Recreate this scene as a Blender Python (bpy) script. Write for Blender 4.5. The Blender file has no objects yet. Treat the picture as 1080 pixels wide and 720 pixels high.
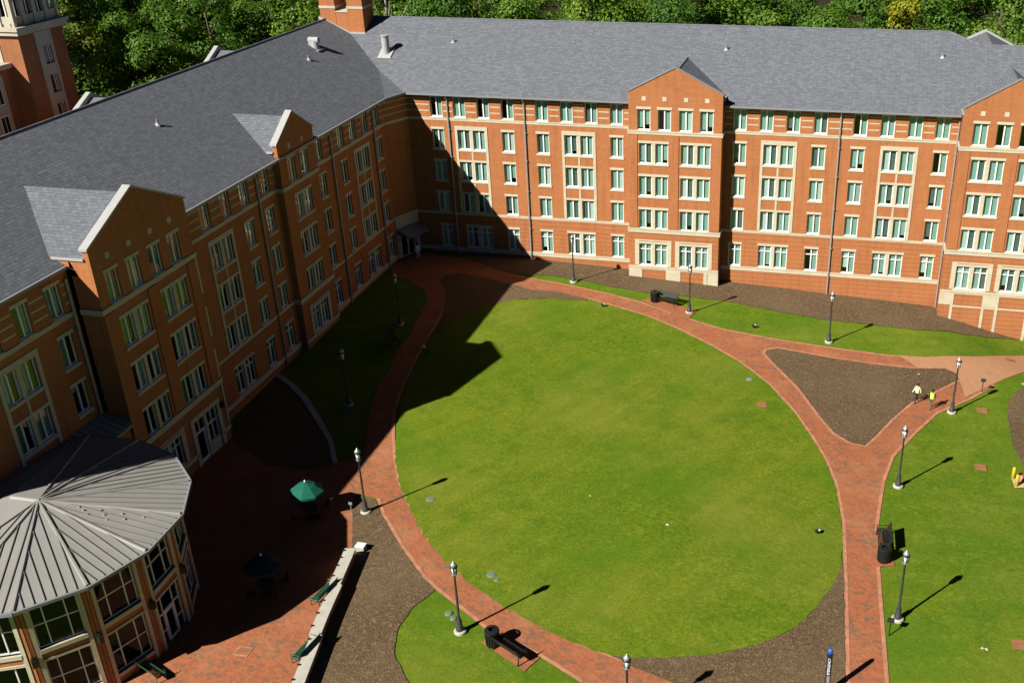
# A brick college quadrangle seen from high up: two-wing dormitory, round pavilion, oval lawn with brick paths.
import bpy, bmesh, math, random
from mathutils import Vector, Matrix
from mathutils.geometry import tessellate_polygon
random.seed(11)
PI = math.pi
scene = bpy.context.scene
COL = scene.collection

# surveyed outlines and positions on the ground, in metres (x along the far wing, y away from the viewer)
DATA = {'areas': {'corner_bed': [(-31.08, 54.96), (-31.16, 55.88), (-29.81, 55.65), (-28.56, 54.06), (-25.95, 51.03), (-23.38, 48.4), (-22.25, 47.55), (-23.06, 45.51),
                          (-23.1, 43.48), (-22.5, 41.79), (-21.31, 40.4), (-19.68, 38.77), (-26.07, 35.96), (-26.55, 38.77), (-27.05, 40.76), (-27.71, 43.84),
                          (-28.36, 47.73), (-28.48, 49.35)],
           'curb': [(-45.88, 71.45), (-45.44, 71.78), (-43.57, 70.5), (-41.46, 68.68), (-38.75, 65.7), (-36.36, 62.78), (-34.37, 59.62), (-34.71, 59.4),
                    (-36.6, 62.48), (-39.06, 65.35), (-41.77, 68.31), (-44.04, 70.25)],
           'east_bed': [(16.54, 86.38), (15.05, 84.12), (14.24, 81.44), (14.07, 79.04), (14.0, 76.29), (14.12, 73.58), (14.54, 71.23), (18.67, 68.98),
                        (26.71, 92.12)],
           'edge_a': [(-30.63, 95.69), (-26.33, 95.07), (-22.15, 94.17), (-18.93, 93.28), (-15.26, 91.47), (-12.54, 90.33), (-10.29, 89.53), (-5.22, 88.8),
                      (0.52, 88.53), (4.38, 88.52), (7.71, 89.04)],
           'edge_b': [(13.45, 85.25), (11.09, 81.87), (8.42, 78.69), (6.81, 75.29), (5.31, 71.8), (4.8, 70.48), (4.1, 66.69), (3.77, 62.79), (3.59, 60.06),
                      (3.72, 56.13), (3.9, 52.07), (4.07, 48.7), (4.22, 45.65)],
           'edge_c': [(2.15, 45.18), (1.98, 49.28), (1.78, 54.07), (1.62, 57.37), (1.46, 60.66), (0.86, 65.16), (-0.02, 68.57), (-1.25, 71.89), (-2.98, 75.82),
                      (-5.25, 79.79), (-8.05, 83.19), (-11.39, 86.1), (-14.84, 88.56), (-17.86, 90.22), (-20.85, 91.31), (-24.1, 92.38)],
           'edge_d': [(-37.64, 90.41), (-36.76, 87.8), (-36.09, 83.57), (-35.75, 79.67), (-35.21, 76.09), (-34.42, 71.09), (-33.44, 67.26), (-32.02, 63.76),
                      (-30.73, 60.98), (-29.2, 58.14), (-27.04, 55.09), (-25.0, 52.5), (-22.65, 50.2), (-20.38, 48.54), (-17.77, 46.99), (-14.89, 45.62),
                      (-12.72, 44.82), (-10.77, 44.25), (-9.22, 43.76), (-7.54, 43.26)],
           'edge_e': [(-11.83, 41.98), (-14.52, 43.39), (-18.38, 44.98), (-19.67, 45.86), (-22.25, 47.55), (-23.38, 48.4), (-25.95, 51.03), (-28.56, 54.06),
                      (-29.7, 55.74)],
           'edge_f': [(10.71, 85.51), (8.6, 82.71), (6.42, 79.78), (4.86, 76.48), (3.61, 73.27), (2.84, 71.54), (1.77, 71.69), (0.51, 72.85), (-0.86, 75.62),
                      (-2.63, 79.68), (-4.75, 83.24), (-6.12, 85.52), (-5.95, 86.36), (-5.06, 86.93), (-0.83, 86.45), (3.31, 86.26), (6.58, 86.4), (9.6, 87.23),
                      (10.62, 86.6)],
           'island_bed': [(9.6, 87.13), (6.57, 86.31), (3.31, 86.07), (-0.82, 86.35), (-5.06, 86.83), (-5.93, 86.17), (-6.04, 85.54), (-4.75, 83.24),
                          (-2.63, 79.68), (-0.86, 75.62), (0.51, 72.85), (1.77, 71.69), (2.84, 71.54), (3.61, 73.27), (4.86, 76.48), (6.42, 79.78),
                          (8.59, 82.62), (10.62, 85.4), (10.52, 86.38)],
           'lawn': [(-34.89, 81.39), (-34.52, 77.65), (-34.16, 74.14), (-33.79, 71.17), (-32.91, 67.32), (-31.74, 63.8), (-30.56, 61.02), (-29.14, 58.15),
                    (-27.04, 55.09), (-25.0, 52.5), (-22.65, 50.2), (-20.38, 48.54), (-17.77, 46.99), (-14.89, 45.62), (-12.72, 44.82), (-10.79, 44.32),
                    (-9.38, 44.53), (-7.83, 44.88), (-6.04, 45.41), (-4.93, 45.82), (-2.78, 47.11), (-0.88, 48.94), (0.31, 51.21), (1.22, 53.75), (1.56, 55.5),
                    (1.62, 57.37), (1.46, 60.66), (0.86, 65.16), (-0.02, 68.57), (-1.25, 71.89), (-2.98, 75.82), (-5.25, 79.79), (-8.05, 83.19), (-11.39, 86.1),
                    (-14.84, 88.56), (-17.86, 90.22), (-20.85, 91.31), (-23.77, 91.79), (-27.44, 91.37), (-30.45, 90.27), (-33.02, 87.99), (-34.42, 84.79)],
           'north_bed_inner': [(-24.09, 92.32), (-27.44, 93.08), (-29.76, 92.76), (-31.98, 93.62), (-35.26, 94.56), (-38.02, 95.23), (-39.26, 94.46),
                               (-39.11, 92.47), (-37.64, 90.41), (-36.76, 87.8), (-35.12, 81.74), (-34.42, 84.79), (-33.02, 87.99), (-30.45, 90.27),
                               (-27.44, 91.37), (-23.77, 91.79)],
           'pad_east': [(3.53, 60.04), (4.45, 60.05), (4.89, 56.42), (3.72, 56.03)],
           'pad_north': [(-18.98, 93.5), (-17.73, 94.36), (-13.27, 92.75), (-13.8, 90.38), (-15.22, 91.26)],
           'pad_south': [(-18.08, 43.75), (-15.07, 42.12), (-14.52, 43.39), (-17.48, 45.02)],
           'path_dusty': [(5.79, 88.5), (7.71, 88.95), (12.58, 91.02), (17.29, 94.86), (23.76, 98.14), (23.62, 97.27), (16.51, 89.22), (13.46, 85.44),
                          (10.96, 82.18), (10.67, 85.5), (10.52, 86.38), (9.6, 87.19), (7.23, 86.69)],
           'path_ring': [(-30.63, 95.69), (-26.33, 95.07), (-22.15, 94.17), (-18.93, 93.28), (-15.26, 91.47), (-12.54, 90.33), (-10.29, 89.53), (-5.22, 88.8),
                         (0.52, 88.53), (4.38, 88.52), (7.71, 89.04), (12.59, 91.16), (17.31, 95.01), (23.78, 98.24), (23.61, 97.17), (16.49, 89.08),
                         (13.45, 85.25), (11.09, 81.87), (8.42, 78.69), (6.81, 75.29), (5.31, 71.8), (4.8, 70.48), (4.1, 66.69), (3.77, 62.79), (3.59, 60.06),
                         (3.72, 56.13), (3.9, 52.07), (4.07, 48.7), (4.22, 45.65), (4.41, 42.23), (2.3, 41.75), (2.15, 45.18), (1.98, 49.28), (1.78, 54.07),
                         (1.62, 57.37), (1.46, 60.66), (0.86, 65.16), (-0.02, 68.57), (-1.25, 71.89), (-2.98, 75.82), (-5.25, 79.79), (-8.05, 83.19),
                         (-11.39, 86.1), (-14.84, 88.56), (-17.86, 90.22), (-20.85, 91.31), (-24.1, 92.38), (-27.46, 93.15), (-29.78, 92.83), (-32.0, 93.69),
                         (-35.29, 94.63), (-38.05, 95.31), (-39.29, 94.53), (-39.14, 92.54), (-37.64, 90.41), (-36.76, 87.8), (-36.09, 83.57), (-35.75, 79.67),
                         (-35.21, 76.09), (-34.42, 71.09), (-33.44, 67.26), (-32.02, 63.76), (-30.73, 60.98), (-29.2, 58.14), (-27.04, 55.09), (-25.0, 52.5),
                         (-22.65, 50.2), (-20.38, 48.54), (-17.77, 46.99), (-14.89, 45.62), (-12.72, 44.82), (-10.77, 44.25), (-9.22, 43.76), (-7.54, 43.26),
                         (-4.28, 42.14), (-3.87, 39.07), (-5.94, 39.88), (-11.83, 41.98), (-14.52, 43.39), (-18.38, 44.98), (-19.67, 45.86), (-22.25, 47.55),
                         (-23.38, 48.4), (-25.95, 51.03), (-28.56, 54.06), (-29.7, 55.74), (-31.2, 56.11), (-35.78, 58.41), (-34.7, 59.53), (-32.97, 60.62),
                         (-33.81, 63.12), (-34.97, 65.93), (-35.86, 68.9), (-36.51, 71.69), (-36.77, 74.65), (-37.44, 77.9), (-37.5, 80.88), (-38.17, 84.61),
                         (-38.6, 87.86), (-39.82, 90.2), (-42.49, 92.37), (-44.88, 93.69), (-45.63, 95.92), (-43.95, 100.11), (-38.33, 98.99),
                         (-35.16, 97.26)],
           'plaza': [(-44.53, 61.93), (-39.73, 58.79), (-35.81, 58.47), (-34.67, 59.47), (-31.17, 56.06), (-31.08, 54.96), (-28.48, 49.35), (-28.36, 47.73),
                     (-27.71, 43.84), (-27.05, 40.76), (-26.55, 38.77), (-26.07, 35.96), (-36.1, 31.54), (-38.7, 38.01), (-47.39, 41.17), (-51.44, 57.78),
                     (-46.67, 60.09)],
           'sand': [(13.3, 69.77), (13.39, 68.17), (14.74, 68.54), (14.86, 70.62)],
           'side_bed': [(-44.53, 61.93), (-45.6, 71.26), (-43.96, 70.42), (-41.69, 68.48), (-38.98, 65.51), (-36.59, 62.62), (-34.83, 59.65), (-35.84, 58.53),
                        (-38.23, 58.79), (-39.73, 58.79)],
           'wall_line': [(-28.54, 49.33), (-28.36, 48.4), (-28.2, 47.39), (-27.92, 45.89), (-27.71, 44.44), (-27.46, 42.98), (-27.18, 41.59), (-26.91, 40.25),
                         (-26.65, 38.97), (-26.33, 37.4)],
           'wedge_bed': [(-10.79, 44.32), (-9.38, 44.53), (-7.83, 44.88), (-6.04, 45.41), (-4.93, 45.82), (-2.78, 47.11), (-0.88, 48.94), (0.31, 51.21),
                         (1.22, 53.75), (1.56, 55.5), (1.68, 56.34), (1.78, 54.07), (1.98, 49.28), (2.15, 45.18), (2.3, 41.75), (-1.18, 40.96), (-4.28, 42.14),
                         (-7.54, 43.26), (-9.22, 43.76)],
           'wing_bed': [(-38.33, 98.99), (-35.16, 97.26), (-32.34, 96.38), (-30.53, 96.36), (-29.18, 96.87), (-25.93, 96.57), (-22.57, 95.99), (-19.18, 95.46),
                        (-15.14, 95.77), (-10.45, 95.81), (-5.75, 94.97), (-1.2, 94.37), (3.24, 94.64), (7.63, 94.7), (12.11, 96.06), (17.77, 98.95),
                        (22.2, 99.23), (22.67, 102.42), (18.12, 102.09), (9.59, 99.59), (9.49, 101.4), (-1.51, 101.14), (-11.15, 101.37), (-12.2, 99.76),
                        (-21.35, 99.41), (-21.72, 101.14), (-31.99, 101.31), (-39.17, 101.34)]},
 'spots': {'bedsign': [(-30.37, 53.42)],
           'bench': [(-16.18, 43.24), (4.08, 58.63), (-16.33, 93.4)],
           'bollards': [(13.41, 69.52), (13.53, 68.47), (14.18, 69.33)],
           'brick_lids': [(-5.43, 75.94), (12.15, 80.14), (11.24, 70.58), (11.75, 50.5)],
           'dark_bench': [(-38.43, 79.19)],
           'green_bench': [(-28.48, 45.41), (-27.26, 40.71), (-34.75, 37.65), (-27.99, 36.75)],
           'lamps': [(-29.74, 54.12), (-19.57, 44.37), (9.67, 79.06), (5.22, 66.2), (4.97, 51.17), (-0.63, 89.59), (-13.9, 92.11), (-26.27, 95.96)],
           'people': [(6.88, 80.0), (8.03, 79.24), (-43.62, 98.07)],
           'plaza_lid': [(-30.78, 40.16)],
           'rocks': [(9.65, 49.72), (9.88, 49.69), (-9.84, 57.41), (-15.63, 59.52), (7.28, 85.4), (16.05, 86.22)],
           'shade_lamps': [(-39.19, 82.54), (-37.52, 68.12)],
           'small_signs': [(12.4, 83.59), (4.47, 49.61)],
           'trash': [(-17.4, 43.74), (4.16, 56.75), (-17.54, 93.6)],
           'umb': [(-33.15, 52.95), (-31.96, 45.12)],
           'uplights': [(-35.13, 78.09), (-0.08, 58.79), (-7.58, 90.57), (-22.07, 90.93)],
           'valve_boxes': [(-26.09, 56.47), (-19.48, 49.64), (-18.98, 49.24), (-20.77, 45.69), (-20.36, 45.36), (-6.88, 80.11)],
           'white_box': [(-28.29, 50.19)]}}

AREA = DATA['areas']; SPOT = DATA['spots']

def sstep(t):
    t = min(1.0, max(0.0, t)); return t*t*(3-2*t)
def softplus(x, k=3.0):
    return x if x/k > 30 else k*math.log1p(math.exp(x/k))
def zg(x, y):
    "height of the ground"
    zr = -0.052*softplus(x+33)*(0.45+0.55*sstep((y-45)/45)) - 1.6*sstep((x-8)/11)*sstep((y-86)/11)
    zl = -.5*sstep((-30.5-x)/9)*sstep((86-y)/22)
    return max(zr+zl, -6.0)

# ------------------------------------------------------------------ materials
class NT:
    def __init__(s, name):
        s.m = bpy.data.materials.new(name); s.m.use_nodes = True
        s.t = s.m.node_tree; s.t.nodes.clear()
        s.out = s.n('ShaderNodeOutputMaterial')
    def n(s, kind, **kw):
        nd = s.t.nodes.new(kind)
        for k, v in kw.items():
            if k.startswith('i_'):
                key = k[2:].replace('_', ' ')
                nd.inputs[int(key) if key.isdigit() else key].default_value = v
            else: setattr(nd, k, v)
        return nd
    def l(s, a, b): s.t.links.new(a, b)
    def mixc(s, fac, a, b, mode='MIX'):
        nd = s.n('ShaderNodeMix', data_type='RGBA', blend_type=mode)
        for sock, v in ((nd.inputs[0], fac), (nd.inputs[6], a), (nd.inputs[7], b)):
            if hasattr(v, 'is_output'): s.l(v, sock)
            else: sock.default_value = v if not isinstance(v, tuple) else (v+(1,) if len(v) == 3 else v)
        return nd.outputs[2]
    def ramp(s, src, stops):
        nd = s.n('ShaderNodeValToRGB'); cr = nd.color_ramp
        while len(cr.elements) < len(stops): cr.elements.new(0.5)
        for e, (p, c) in zip(cr.elements, stops):
            e.position = p; e.color = c+(1,) if len(c) == 3 else c
        s.l(src, nd.inputs[0]); return nd.outputs[0]
    def noise(s, vec, scale, detail=4, rough=.55):
        nd = s.n('ShaderNodeTexNoise'); nd.inputs['Scale'].default_value = scale
        nd.inputs['Detail'].default_value = detail; nd.inputs['Roughness'].default_value = rough
        if vec is not None: s.l(vec, nd.inputs['Vector'])
        return nd.outputs[0]
    def mapping(s, vec, scale=(1, 1, 1), rot=(0, 0, 0), loc=(0, 0, 0)):
        nd = s.n('ShaderNodeMapping'); s.l(vec, nd.inputs[0])
        nd.inputs['Scale'].default_value = scale; nd.inputs['Rotation'].default_value = rot; nd.inputs['Location'].default_value = loc
        return nd.outputs[0]
    def bsdf(s, col, rough=.8, spec=.3, metal=0., bump=None, bstr=.3, bdist=.05):
        b = s.n('ShaderNodeBsdfPrincipled')
        if hasattr(col, 'is_output'): s.l(col, b.inputs['Base Color'])
        else: b.inputs['Base Color'].default_value = col+(1,)
        if hasattr(rough, 'is_output'): s.l(rough, b.inputs['Roughness'])
        else: b.inputs['Roughness'].default_value = rough
        b.inputs['Specular IOR Level'].default_value = spec; b.inputs['Metallic'].default_value = metal
        if bump is not None:
            bn = s.n('ShaderNodeBump'); bn.inputs['Strength'].default_value = bstr; bn.inputs['Distance'].default_value = bdist
            s.l(bump, bn.inputs['Height']); s.l(bn.outputs[0], b.inputs['Normal'])
        s.l(b.outputs[0], s.out.inputs[0]); return b
    def coord(s, which='UV'):
        return s.n('ShaderNodeTexCoord').outputs[which]

def plain(name, col, rough=.6, spec=.4, metal=0., var=.12, scale=3.0):
    t = NT(name); o = t.coord('Object')
    n = t.noise(o, scale, 5, .6)
    c = t.ramp(n, [(.3, tuple(v*(1-var) for v in col)), (.7, tuple(min(1, v*(1+var)) for v in col))])
    t.bsdf(c, rough, spec, metal, n, .08, .02)
    return t.m

def brick_mat(name, groove, k=(1, 1, 1)):
    t = NT(name); uv = t.coord('UV')
    bk = t.n('ShaderNodeTexBrick', offset=.5)
    t.l(uv, bk.inputs['Vector'])
    bk.inputs['Color1'].default_value = (.412*k[0], .160*k[1], .058*k[2], 1); bk.inputs['Color2'].default_value = (.330*k[0], .124*k[1], .045*k[2], 1)
    bk.inputs['Mortar'].default_value = (.38*k[0], .175*k[1], .085*k[2], 1)
    bk.inputs['Scale'].default_value = 1.0; bk.inputs['Mortar Size'].default_value = .009
    bk.inputs['Brick Width'].default_value = .30; bk.inputs['Row Height'].default_value = .10; bk.inputs['Bias'].default_value = -.1
    streak = t.noise(t.mapping(uv, (.35, 3.2, 1)), 1.0, 4, .6)
    blot = t.noise(uv, .22, 5, .6)
    c = t.mixc(t.ramp(streak, [(.35, (0, 0, 0)), (.7, (1, 1, 1))]), bk.outputs[0], t.mixc(.32, bk.outputs[0], (.245, .068, .027)))
    c = t.mixc(t.ramp(blot, [(.3, (0, 0, 0)), (.66, (.6, .6, .6))]), c, (.43, .172, .07))
    spots = t.noise(t.mapping(uv, (1.6, 5.5, 1)), 1.0, 3, .7)
    c = t.mixc(t.ramp(spots, [(.62, (0, 0, 0)), (.74, (.35, .35, .35))]), c, (.20, .056, .026))
    rain = t.noise(t.mapping(uv, (2.3, .16, 1)), 1.0, 4, .65)
    c = t.mixc(t.ramp(rain, [(.46, (0, 0, 0)), (.75, (.42, .42, .42))]), c, (.20, .068, .034))
    sep = t.n('ShaderNodeSeparateXYZ'); t.l(uv, sep.inputs[0])
    md = t.n('ShaderNodeMath', operation='PINGPONG'); t.l(sep.outputs[1], md.inputs[0]); md.inputs[1].default_value = groove
    g = t.ramp(md.outputs[0], [(0.0, (1, 1, 1)), (.055, (1, 1, 1)), (.09, (0, 0, 0))])
    gm = t.n('ShaderNodeMath', operation='MULTIPLY'); t.l(g, gm.inputs[0]); gm.inputs[1].default_value = .22 if groove < .3 else .0
    c = t.mixc(gm.outputs[0], c, (.15, .038, .014))
    t.bsdf(c, .9, .15, 0, bk.outputs[1], -.25, .01)
    return t.m

def stone_mat(name, col):
    t = NT(name); uv = t.coord('UV')
    bk = t.n('ShaderNodeTexBrick', offset=.5); t.l(uv, bk.inputs['Vector'])
    bk.inputs['Color1'].default_value = col+(1,); bk.inputs['Color2'].default_value = tuple(v*.9 for v in col)+(1,)
    bk.inputs['Mortar'].default_value = tuple(v*.6 for v in col)+(1,)
    bk.inputs['Scale'].default_value = 1.0; bk.inputs['Brick Width'].default_value = 1.22; bk.inputs['Row Height'].default_value = .61; bk.inputs['Mortar Size'].default_value = .008
    n = t.noise(t.coord('Object'), 1.3, 6, .65)
    c = t.mixc(t.ramp(n, [(.35, (0, 0, 0)), (.75, (.35, .35, .35))]), bk.outputs[0], tuple(v*.62 for v in col))
    t.bsdf(c, .85, .2, 0, n, .15, .02)
    return t.m

def shingle_mat(name, base):
    t = NT(name); uv = t.coord('UV')
    bk = t.n('ShaderNodeTexBrick', offset=.37, offset_frequency=2); t.l(uv, bk.inputs['Vector'])
    bk.inputs['Color1'].default_value = tuple(v*1.22 for v in base)+(1,); bk.inputs['Color2'].default_value = tuple(v*.82 for v in base)+(1,)
    bk.inputs['Mortar'].default_value = tuple(v*.42 for v in base)+(1,)
    bk.inputs['Scale'].default_value = 1.0; bk.inputs['Brick Width'].default_value = .42; bk.inputs['Row Height'].default_value = .26
    bk.inputs['Mortar Size'].default_value = .02; bk.inputs['Mortar Smooth'].default_value = .4
    s1 = t.noise(t.mapping(uv, (.9, 4.2, 1)), 1.0, 4, .75)
    c = t.mixc(t.ramp(s1, [(.36, (.42, .42, .42)), (.66, (0, 0, 0))]), bk.outputs[0], tuple(v*.52 for v in base))
    s2 = t.noise(t.mapping(uv, (1.9, 6.6, 1)), 1.0, 3, .75)
    c = t.mixc(t.ramp(s2, [(.52, (0, 0, 0)), (.70, (.5, .5, .5))]), c, tuple(v*1.55 for v in base))
    b = t.noise(uv, .12, 4, .5)
    c = t.mixc(t.ramp(b, [(.3, (.25, .25, .25)), (.7, (0, 0, 0))]), c, tuple(v*.75 for v in base))
    t.bsdf(c, .92, .18, 0, bk.outputs[1], -.4, .02)
    return t.m

def grass_mat(name, dark, mid, light, stripe=0.0, yellow=.5):
    t = NT(name); o = t.coord('Object')
    big = t.noise(o, .055, 4, .6); med = t.noise(o, .55, 6, .7); fine = t.noise(t.mapping(o, (1, 2.1, 1), (0, 0, .7)), 2.1, 4, .75); tiny = t.noise(o, 5.5, 5, .9)
    c = t.ramp(fine, [(.34, dark), (.5, mid), (.66, light)])
    c = t.mixc(t.ramp(big, [(.38, (0, 0, 0)), (.66, (yellow, yellow, yellow))]), c, tuple((a*.35+b*.65) for a, b in zip(mid, (light[0]*1.12, light[1]*.98, light[2]))))
    c = t.mixc(t.ramp(med, [(.34, (.75, .75, .75)), (.56, (0, 0, 0))]), c, (mid[0]*.58, mid[1]*.74, mid[2]))
    c = t.mixc(t.ramp(tiny, [(.36, (.8, .8, .8)), (.56, (0, 0, 0))]), c, (dark[0]*.95, dark[1]*.95, dark[2]))
    t2 = t.noise(t.mapping(o, (1, 1, 1), (0, 0, 1.1), (31, 7, 0)), 4.3, 5, .9)
    c = t.mixc(t.ramp(t2, [(.52, (0, 0, 0)), (.68, (.75, .75, .75))]), c, (light[0]*1.25, light[1]*1.12, light[2]*1.6))
    straw = t.noise(t.mapping(o, (1.3, 1, 1), (0, 0, .4)), 2.2, 6, .85)
    c = t.mixc(t.ramp(straw, [(.54, (0, 0, 0)), (.72, (.6, .6, .6))]), c, (light[0]*1.7, light[1]*1.12, light[2]*3))
    worn = t.noise(t.mapping(o, loc=(13, 4, 0)), .09, 5, .65)
    c = t.mixc(t.ramp(worn, [(.47, (0, 0, 0)), (.64, (.42, .42, .42))]), c, (.215, .225, .035))
    lush = t.noise(t.mapping(o, loc=(3, 40, 0)), .13, 4, .6)
    c = t.mixc(t.ramp(lush, [(.50, (0, 0, 0)), (.66, (.5, .5, .5))]), c, (mid[0]*.62, mid[1]*.86, mid[2]))
    if stripe:
        w = t.n('ShaderNodeTexWave'); w.inputs['Scale'].default_value = .16; w.inputs['Distortion'].default_value = 2.5; w.inputs['Detail'].default_value = 2
        t.l(t.mapping(o, rot=(0, 0, stripe)), w.inputs[0])
        c = t.mixc(t.ramp(w.outputs[1], [(.4, (0, 0, 0)), (.6, (.15, .15, .15))]), c, tuple(v*.72 for v in mid))
    t.bsdf(c, .95, .0, 0, tiny, .9, .05)
    return t.m

def mulch_mat(name, k=1.0):
    t = NT(name); o = t.coord('Object')
    v = t.n('ShaderNodeTexVoronoi'); v.inputs['Scale'].default_value = 12.0; v.inputs['Randomness'].default_value = 1
    wv = t.n('ShaderNodeTexNoise'); wv.inputs['Scale'].default_value = 2.0; t.l(o, wv.inputs['Vector'])
    av = t.n('ShaderNodeVectorMath', operation='MULTIPLY_ADD'); t.l(wv.outputs['Color'], av.inputs[0]); av.inputs[1].default_value = (.9, .9, .9); t.l(o, av.inputs[2])
    t.l(t.mapping(av.outputs[0], (1, 1.5, 1), (0, 0, .5)), v.inputs['Vector'])
    n = t.noise(o, 2.6, 8, .85); big = t.noise(o, .17, 3, .5)
    c = t.ramp(v.outputs['Color'], [(.15, (.042*k, .028*k, .016*k)), (.5, (.085*k, .058*k, .033*k)), (.9, (.17*k, .12*k, .072*k))])
    c = t.mixc(t.ramp(n, [(.35, (.7, .7, .7)), (.62, (0, 0, 0))]), c, (.05*k, .033*k, .018*k))
    c = t.mixc(t.ramp(big, [(.35, (0, 0, 0)), (.65, (.4, .4, .4))]), c, (.11*k, .08*k, .048*k))
    t.bsdf(c, .97, .1, 0, v.outputs['Distance'], .8, .06)
    return t.m

def paver_mat(name, base, dusty=0.):
    t = NT(name); o = t.coord('Object')
    bk = t.n('ShaderNodeTexBrick'); t.l(t.mapping(o, rot=(0, 0, .6)), bk.inputs['Vector'])
    bk.inputs['Color1'].default_value = tuple(v*1.12 for v in base)+(1,); bk.inputs['Color2'].default_value = tuple(v*.82 for v in base)+(1,)
    bk.inputs['Mortar'].default_value = (base[0]*.62, base[1]*.8, base[2]*.9, 1)
    bk.inputs['Scale'].default_value = 1; bk.inputs['Brick Width'].default_value = .24; bk.inputs['Row Height'].default_value = .12; bk.inputs['Mortar Size'].default_value = .008
    v = t.n('ShaderNodeTexVoronoi'); v.inputs['Scale'].default_value = 4.0; t.l(t.mapping(o, (1, 1.25, 1), (0, 0, .6)), v.inputs['Vector'])
    patch = t.noise(o, .55, 4, .7)
    sp = t.n('ShaderNodeSeparateColor'); t.l(v.outputs['Color'], sp.inputs[0])
    mul = t.n('ShaderNodeMath', operation='MULTIPLY'); t.l(t.ramp(sp.outputs[0], [(.62, (0, 0, 0)), (.72, (1, 1, 1))]), mul.inputs[0])
    t.l(t.ramp(patch, [(.38, (.12, .12, .12)), (.56, (.8, .8, .8))]), mul.inputs[1])
    c = t.mixc(mul.outputs[0], bk.outputs[0], (.13, .105, .07))
    n2 = t.noise(o, 1.6, 5, .7)
    c = t.mixc(t.ramp(n2, [(.4, (.30, .30, .30)), (.62, (0, 0, 0))]), c, tuple(v*.72 for v in base))
    n3 = t.noise(o, .33, 4, .6)
    c = t.mixc(t.ramp(n3, [(.5, (0, 0, 0)), (.72, (.45, .45, .45))]), c, (.42, .20, .10))
    if dusty: c = t.mixc(dusty, c, (.46, .27, .15))
    t.bsdf(c, .9, .2, 0, bk.outputs[1], -.2, .01)
    return t.m

def glass_mat(name, k=.85, b0=.07):
    t = NT(name)
    tr = t.n('ShaderNodeBsdfTransparent'); tr.inputs[0].default_value = (.70, .86, .82, 1)
    gl = t.n('ShaderNodeBsdfGlossy'); gl.inputs['Roughness'].default_value = .03; gl.inputs[0].default_value = (.93, 1, .97, 1)
    fr = t.n('ShaderNodeMath', operation='POWER'); fr.inputs[1].default_value = 3.2; t.l(t.n('ShaderNodeLayerWeight').outputs['Facing'], fr.inputs[0])
    ad = t.n('ShaderNodeMath', operation='MULTIPLY_ADD'); t.l(fr.outputs[0], ad.inputs[0]); ad.inputs[1].default_value = k; ad.inputs[2].default_value = b0; ad.use_clamp = True
    nz = t.noise(t.coord('Object'), 1.1, 2, .5); bn = t.n('ShaderNodeBump'); bn.inputs['Strength'].default_value = .04; bn.inputs['Distance'].default_value = .03
    t.l(nz, bn.inputs['Height']); t.l(bn.outputs[0], gl.inputs['Normal'])
    mx = t.n('ShaderNodeMixShader'); t.l(ad.outputs[0], mx.inputs[0]); t.l(tr.outputs[0], mx.inputs[1]); t.l(gl.outputs[0], mx.inputs[2])
    t.l(mx.outputs[0], t.out.inputs[0]); return t.m

def leaf_mat(name, a, b, c3):
    t = NT(name)
    at = t.n('ShaderNodeAttribute', attribute_name='tone')
    oi = t.n('ShaderNodeObjectInfo')
    c = t.ramp(at.outputs['Fac'], [(.05, a), (.5, b), (.95, c3)])
    hs = t.n('ShaderNodeHueSaturation'); t.l(c, hs.inputs['Color'])
    m1 = t.n('ShaderNodeMapRange'); t.l(oi.outputs['Random'], m1.inputs[0]); m1.inputs[3].default_value = .478; m1.inputs[4].default_value = .515
    m2 = t.n('ShaderNodeMapRange'); t.l(oi.outputs['Random'], m2.inputs[0]); m2.inputs[3].default_value = 1.2; m2.inputs[4].default_value = .75
    t.l(m1.outputs[0], hs.inputs['Hue']); t.l(m2.outputs[0], hs.inputs['Value'])
    b1 = t.n('ShaderNodeBsdfPrincipled'); t.l(hs.outputs[0], b1.inputs['Base Color']); b1.inputs['Roughness'].default_value = .55; b1.inputs['Specular IOR Level'].default_value = .25
    tl = t.n('ShaderNodeBsdfTranslucent'); t.l(hs.outputs[0], tl.inputs[0])
    mx = t.n('ShaderNodeMixShader'); mx.inputs[0].default_value = .28; t.l(b1.outputs[0], mx.inputs[1]); t.l(tl.outputs[0], mx.inputs[2])
    t.l(mx.outputs[0], t.out.inputs[0]); return t.m

M = {}
M['brick'] = brick_mat('orange red brick', 9.0)
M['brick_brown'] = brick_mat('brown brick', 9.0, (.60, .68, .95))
M['rustic'] = brick_mat('grooved brick', .225)
M['stone'] = stone_mat('cream cast stone', (.56, .505, .375))
M['stone_pale'] = stone_mat('pale stone', (.50, .46, .38))
M['shingle'] = shingle_mat('slate grey shingles', (.146, .160, .188))
M['metalroof'] = plain('grey standing seam metal', (.27, .268, .255), .6, .3, .1, .06, .6)
M['metalrib'] = plain('metal seam', (.20, .20, .195), .5, .4, .25, .05)
M['white'] = plain('white window frame', (.77, .765, .74), .45, .4, 0, .04)
M['trimgrey'] = plain('grey metal trim', (.22, .23, .25), .55, .4, .1, .08)
M['coping'] = plain('pale coping', (.36, .365, .37), .7, .3, .0, .06)
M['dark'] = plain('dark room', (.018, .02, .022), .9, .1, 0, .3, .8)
M['black'] = plain('black painted metal', (.018, .022, .022), .4, .5, .3, .15)
M['postgrey'] = plain('dark grey painted post', (.05, .056, .056), .45, .5, .3, .15)
M['darkgreen'] = plain('dark green painted metal', (.02, .10, .06), .4, .5, .2, .15)
M['downspout'] = plain('grey downspout', (.33, .325, .32), .5, .4, .3, .1)
M['teal'] = plain('sea green blind', (.36, .50, .45), .7, .2, 0, .1)
M['slate'] = plain('slate blind', (.14, .18, .18), .7, .2, 0, .15)
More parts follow.
